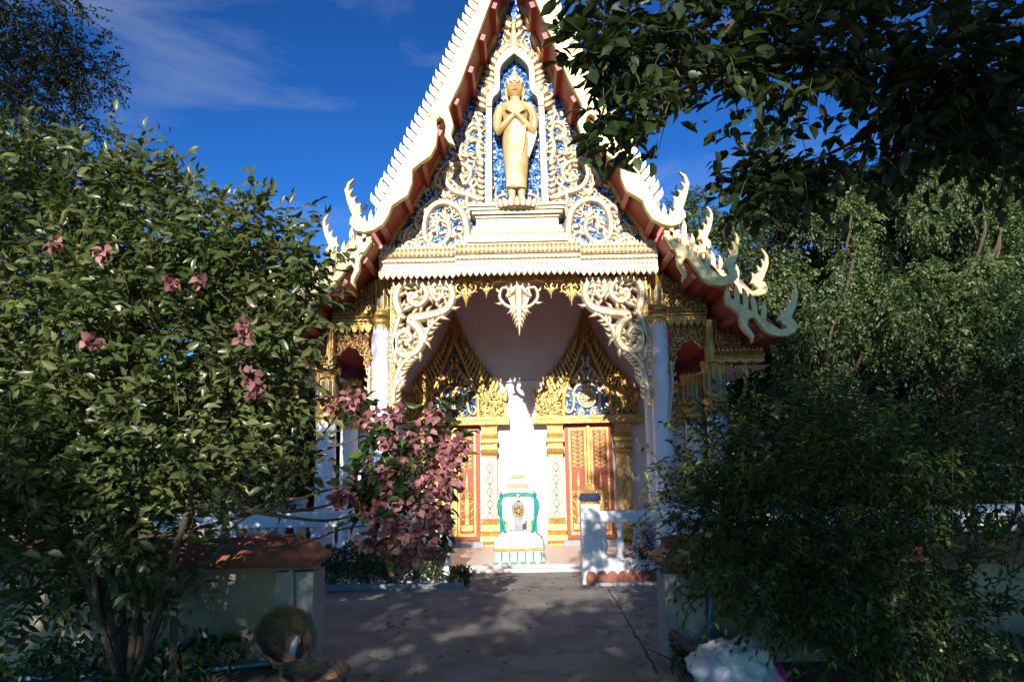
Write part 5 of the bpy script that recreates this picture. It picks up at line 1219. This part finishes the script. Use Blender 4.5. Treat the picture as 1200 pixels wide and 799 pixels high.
plant('fine_leaved_tree', 'fine-leaved dark branch hanging into the sky above the leafy bush', 'tree', base, lo + up2, leaf_tpl(.42, .1, .1, True), L_fine, .38, 18, .065, tr, 51, single=0, twr=.004, up=-.05, shell=.9, tilt=.5, droop=.3, cull=cull_l)

# ---- low trees behind the viewer: they throw the dappled shade over the drive
def shade(label, base, blobs, seed, fz, cullx=None):
    tr = MB(); base = Vector(base); fork = base + Vector((0, 0, fz)); tr.tube([base, base.lerp(fork, .5) + Vector((.05, 0, 0)), fork], [.22, .18, .14], 10)
    limbs(tr, base, [((b_[0], b_[1], b_[2]), .012) for b_ in blobs[::3]], .06, seed, .3, fork)
    plant('shade_tree', label, 'tree', base, blobs, leaf_tpl(.5, .1, .12, True), L_over, .36, 11, .15, tr, seed, up=.1, shell=.95)
sb = []
for i in range(150):
    x = rs.uniform(-8.5, 1.3); y = rs.uniform(-5.2, -3.6); top = (4.55 if -1.0 < x < 1.3 else 4.8) + (-3.6 - y) * .35 + .15 * math.sin(x * 2.3) + (.75 if -1.6 < x < -1.1 else .75 if x < -3.5 else 0)
    sb.append((x, y, rs.uniform(3.0, top), .6, .5, .45, 26))
shade('low spreading tree whose leafy shadow falls over the concrete drive', (-3.0, -4.6, -.03), sb, 61, 1.5)
sb = []
for i in range(230):
    x = .5 + rs.random() ** 1.15 * 7.5; zt_x = 10.5 if x < 3.1 else 8.0
    z = rs.uniform(2.8, zt_x); x0_ = .45 + (.5 if z > 9.3 else 0) + (.4 if z < 6.6 else 0)
    sb.append((max(x, x0_ + .5), rs.uniform(-5.4, -3.4), z, .7, .6, .5, 26))
for i in range(60):
    x = rs.uniform(1.3, 3.7); sb.append((x, rs.uniform(-5.0, -3.4), rs.uniform(8.0, 10.2 if x < 2 else 10.9), .55, .6, .45, 30))
shade('tall leafy tree whose shade falls over the right columns and lower eaves', (4.2, -4.6, -.03), sb, 62, 2.5)

# ---- trees behind
def bough(px0, px1, ytop, ybot, Y, seed):
    """an arching bough hung with leafy strings: clumps from its crest downwards"""
    rq = random.Random(seed); r = []; x = px0
    while x < px1:
        t = (x - px0) / (px1 - px0) * 2 - 1; y0 = ytop + abs(t) ** 2.2 * (ybot - ytop) * .45 + rq.uniform(-5, 5); y1 = y0 + (ybot - y0) * rq.uniform(.35, 1.0); y = y0; dY = rq.uniform(-.5, .5)
        while y < y1:
            q = 1 - .55 * (y - y0) / max(8, ybot - y0); r.append(B(x + rq.uniform(-3, 3), y, Y + dY, 9.5 * q + 2, int(13 * q) + 2)); y += 8
        x += rq.uniform(8, 14)
    return r
def far_tree(name, label, base, blobs, m, leaf_len, n_leaf, tw, seed, droop=.2, up=.1, trunk_r=.2, single=0):
    rq = random.Random(seed); nb = []
    for (cx, cy, cz_, rx, ry, rz_, nt_) in blobs:
        if droop > .6: nb.append((cx, cy, cz_, rx, ry, rz_, nt_)); continue
        if droop > .4:      # hanging curtains of foliage with dark gaps between them
            for i in range(6):
                u = Vector((rq.gauss(0, 1), rq.gauss(0, .7) - .7, rq.gauss(0, .8))).normalized() * rq.uniform(.6, 1.05); q = rq.uniform(.16, .27)
                nb.append((cx + u.x * rx, cy + u.y * ry, cz_ + u.z * rz_ * .9, rx * q, ry * q, rz_ * rq.uniform(.3, .6), int(nt_ * .42)))
            continue
        for i in range(7):
            u = Vector((rq.gauss(0, 1), rq.gauss(0, 1) - .5, rq.gauss(0, 1))).normalized() * rq.uniform(.45, 1.0); q = rq.uniform(.22, .42)
            nb.append((cx + u.x * rx, cy + u.y * ry, cz_ + u.z * rz_, rx * q * 1.2, ry * q * 1.2, rz_ * q * .8, int(nt_ * .24)))
        nb.append((cx, cy + .3 * ry, cz_, rx * .8, ry * .6, rz_ * .8, int(nt_ * .3)))
    full = blobs; blobs = nb
    tr = MB(); base = Vector(base); zmin = min(b_[2] for b_ in blobs); fork = base + Vector((random.uniform(-.2, .2), 0, max(.8, (zmin - base.z) * .75)))
    tr.tube([base, base.lerp(fork, .5) + Vector((.08, .05, 0)), fork], [trunk_r, trunk_r * .8, trunk_r * .65], 10)
    limbs(tr, base, [((b_[0], b_[1], b_[2]), .02) for b_ in (full if len(full) < 20 else full[::29])], trunk_r * .45 if len(full) < 20 else trunk_r * .25, seed, .5, fork)
    return plant(name, label, 'tree', base, blobs, leaf_tpl(.5, .12, .15, True), m, tw, n_leaf, leaf_len * 1.15, tr, seed, group='trees around the temple', shell=.75, droop=droop, up=up, tilt=.6, spread=.7)
far_tree('weeping_tree', 'tree with pale drooping leaf curtains right of the lowest eave', (P(985, 560, 15).x, 15, -.03), bough(925, 1062, 352, 442, 14.2, 1) + bough(896, 950, 300, 362, 15.5, 2) + bough(980, 1050, 288, 352, 15.2, 3) + bough(944, 1020, 226, 282, 16, 4) + bough(962, 990, 430, 498, 14, 5) + bough(905, 965, 440, 500, 14.6, 6), L_far, .085, 8, .24, 71, .75)
far_tree('weeping_tree', 'tree hung with strings of pale foliage between the dark shrub and the overhanging branches', (P(1120, 560, 14).x, 14, -.03), bough(1044, 1140, 312, 430, 13.6, 7) + bough(1126, 1196, 305, 448, 13.4, 8) + bough(1070, 1205, 196, 285, 14.5, 9) + bough(1150, 1215, 250, 320, 14.8, 10), L_far, .08, 8, .24, 73, .75)
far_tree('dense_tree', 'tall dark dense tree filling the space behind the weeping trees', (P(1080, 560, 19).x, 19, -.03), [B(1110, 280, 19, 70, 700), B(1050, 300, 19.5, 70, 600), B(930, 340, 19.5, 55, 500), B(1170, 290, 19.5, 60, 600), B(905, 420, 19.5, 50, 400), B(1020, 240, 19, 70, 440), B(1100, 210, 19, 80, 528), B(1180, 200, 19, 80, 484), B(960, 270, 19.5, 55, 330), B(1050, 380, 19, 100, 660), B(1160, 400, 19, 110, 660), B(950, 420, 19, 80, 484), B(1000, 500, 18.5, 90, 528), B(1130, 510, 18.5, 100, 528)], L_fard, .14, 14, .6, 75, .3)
far_tree('round_tree', 'bright green round-crowned tree rising just behind the right roof finials', (P(850, 560, 22).x, 22, -.03), [B(850, 290, 22, 45, 150), B(815, 270, 23, 30, 90), B(880, 320, 22, 48, 160), B(800, 245, 23.5, 20, 45), B(905, 280, 22, 40, 120), B(850, 350, 21.5, 60, 170), B(890, 400, 21, 60, 110), B(850, 460, 21, 50, 120), B(830, 540, 20.5, 50, 170), B(880, 520, 20, 50, 170)], L_far, .13, 10, .42, 77, .1, .3)
far_tree('round_tree', 'slender green tree top standing against the sky behind the weeping trees', (P(905, 560, 26).x, 26, -.03), [B(908, 165, 26, 22, 60), B(895, 195, 26, 26, 70), B(930, 215, 26, 34, 100), B(900, 240, 26, 36, 100), B(960, 225, 26, 36, 90), B(925, 290, 26, 50, 120)], L_far, .15, 10, .45, 79, .1, .3)
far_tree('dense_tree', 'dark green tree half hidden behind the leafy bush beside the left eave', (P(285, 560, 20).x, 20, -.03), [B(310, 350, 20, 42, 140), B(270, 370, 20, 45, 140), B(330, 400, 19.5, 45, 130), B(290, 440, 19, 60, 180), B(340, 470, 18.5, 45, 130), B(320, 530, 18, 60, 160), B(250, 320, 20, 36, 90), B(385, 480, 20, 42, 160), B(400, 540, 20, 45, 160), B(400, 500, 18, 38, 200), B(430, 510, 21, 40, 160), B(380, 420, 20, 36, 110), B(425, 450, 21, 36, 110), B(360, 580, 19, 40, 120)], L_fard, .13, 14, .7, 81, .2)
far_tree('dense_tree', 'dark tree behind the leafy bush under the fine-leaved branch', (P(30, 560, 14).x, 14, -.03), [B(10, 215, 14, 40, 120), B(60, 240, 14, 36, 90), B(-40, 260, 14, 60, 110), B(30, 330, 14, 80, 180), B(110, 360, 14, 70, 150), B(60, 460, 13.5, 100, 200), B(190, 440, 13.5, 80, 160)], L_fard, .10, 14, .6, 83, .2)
# belt of woodland closing the view behind the trees
rw = np.random.default_rng(88); n = 60000
x = np.where(rw.random(n) < .5, rw.uniform(-45, -4.5, n), rw.uniform(4.5, 45, n)); y = rw.uniform(30, 38, n)
hmax = 5.2 + 1.1 * np.sin(x * .9) + .8 * np.sin(x * 2.3 + 1) + .5 * np.sin(x * 5.1)
z = rw.uniform(0, 1, n) ** .8 * hmax
me = leaves_mesh('distant_wood', leaf_tpl(.55, .12, .15, True), np.stack([x, y, z], 1), frames(rw.normal(size=(n, 3)), rw.normal(size=(n, 3)) + np.array([0, -.5, .6])), rw.uniform(.3, .55, n), L_fard, rw.random(n) * .99)
o = bpy.data.objects.new('distant_wood', me); link(o); o['kind'] = 'stuff'; o['label'] = 'dark belt of woodland far behind the temple and garden trees'; o['category'] = 'wood'
# understorey at the foot of the right-hand trees
us = [B(900, 520, 12.5, 55, 150), B(970, 540, 12.5, 60, 170), B(1050, 530, 12.5, 65, 170), B(1130, 540, 12.2, 65, 170), B(1190, 500, 12.5, 55, 130), B(880, 590, 12.3, 50, 120), B(1160, 450, 13, 45, 90)]
tr = MB(); base = Vector((P(1010, 600, 12.6).x, 12.8, -.03)); limbs(tr, base, [((b_[0], b_[1], b_[2]), .012) for b_ in us], .05, 9, .2)
plant('understorey_shrub', 'dark glossy shrub filling the ground beside the right balustrade', 'shrub', base, us, leaf_tpl(.4, .1, .15, True), L_fard, .5, 12, .14, tr, 91, shell=.8)

# ---- hedge and small plants
def hedge(name, label, x0, x1, y0, y1, h, n, m, leaf_len, seed, cat='hedge'):
    rs_ = np.random.default_rng(seed); t = thing(name, label, cat, ((x0 + x1) / 2, (y0 + y1) / 2, 0))
    pos = np.stack([rs_.uniform(x0, x1, n), rs_.uniform(y0, y1, n), rs_.uniform(.03, 1, n) ** .6 * h], 1)
    pos[:, 2] *= 1 + .12 * np.sin(pos[:, 0] * 7 + 1) + .1 * np.sin(pos[:, 0] * 17)
    dr = rs_.normal(size=(n, 3)) + np.array([0, -.4, .5]); up_v = rs_.normal(size=(n, 3)) * .6 + np.array([0, -.3, 1])
    me = leaves_mesh('crown', leaf_tpl(.5, .1, .1, True), pos, frames(dr, up_v), leaf_len * rs_.uniform(.6, 1.3, n), m, rs_.random(n) * .99)
    c = bpy.data.objects.new('crown', me); link(c, t); c['kind'] = 'stuff'
    mb = MB()
    for i in range(14):
        x, y = rs_.uniform(x0, x1), rs_.uniform(y0, y1); mb.tube([(x, y, -.02), (x + rs_.uniform(-.1, .1), y, h * .5), (x + rs_.uniform(-.2, .2), y, h * .9)], [.012, .009, .004], 5)
    obj('stems', mb, M_twig, t, kind='stuff'); return t
yk = G(440, 690).y
hedge('clipped_hedge', 'low clipped green hedge along the kerb under the left balustrade', -4.2, XL + .02, yk + .08, YL - .14, P(440, 642, yk + .2).z, 9000, L_hedge, .05, 3)
hedge('kerb_weed', 'small tuft of weeds at the corner of the left post', XL + .12, XL + .42, yk + .1, yk + .4, .24, 260, L_hedge, .07, 4, 'weed')
xb = P(750, 650, YR - .1)
plant('potted_shrub', 'small dark bush growing before the right balustrade balusters', 'bush', (xb.x, YR - .12, -.03), [(xb.x, YR - .14, .30, .26, .10, .28, 60), (xb.x + .22, YR - .14, .35, .30, .10, .32, 70), (xb.x + .08, YR - .14, .62, .2, .1, .2, 40), (xb.x + .5, YR - .14, .3, .25, .1, .28, 50)], leaf_tpl(.4, .1, .1, True), L_fard, .16, 10, .05, None, 15, shell=.9)
for (a, b, lab) in ((512, 137, 'small weed sprouting from the bargeboard curl left of the statue'), (425, 247, 'small weed sprouting behind the naga finial on the left rake')):
    p = P(a, b, YB - .1); plant('roof_weed', lab, 'weed', tuple(p), [(p.x, p.y, p.z, .12, .05, .07, 9)], leaf_tpl(.5, .1, .1), L_hedge, .10, 5, .05, None, int(a), twr=.003, shell=.9)
# weeds below the right pier and leaf litter on the drive
hedge('gate_weed', 'low weeds growing at the foot of the right gate pier', gr.x - .15, gr.x + .5, 6.2, 6.75, .22, 420, L_shrub, .07, 6, 'weed')
hedge('wall_weed', 'straggling low weeds along the foot of the dappled left wall', -4.2, -2.4, 5.6, 7.1, .25, 900, L_shrub, .08, 7, 'weed')
hedge('wall_weed', 'low weeds along the foot of the wall behind the dark shrub', 2.3, 5.2, 5.6, 6.9, .25, 1200, L_shrub, .08, 8, 'weed')
rs_ = np.random.default_rng(12); n = 320
pos = np.stack([rs_.uniform(-1.7, 2.0, n), rs_.uniform(5.8, 12.8, n), np.full(n, .008)], 1); edge = rs_.random(n) < .5; pos[edge, 0] = np.sign(rs_.normal(size=edge.sum())) * rs_.uniform(1.1, 1.6, edge.sum())
me = leaves_mesh('leaf_litter', leaf_tpl(.5, .15, .05), pos, frames(rs_.normal(size=(n, 3)) * np.array([1, 1, .08]), np.tile([0, 0, 1.0], (n, 1)) + rs_.normal(size=(n, 3)) * .2), rs_.uniform(.03, .07, n), M_leafdry, rs_.random(n))
o = bpy.data.objects.new('leaf_litter', me); link(o); o['kind'] = 'stuff'; o['label'] = 'dry fallen leaves scattered over the concrete drive'; o['category'] = 'leaves'
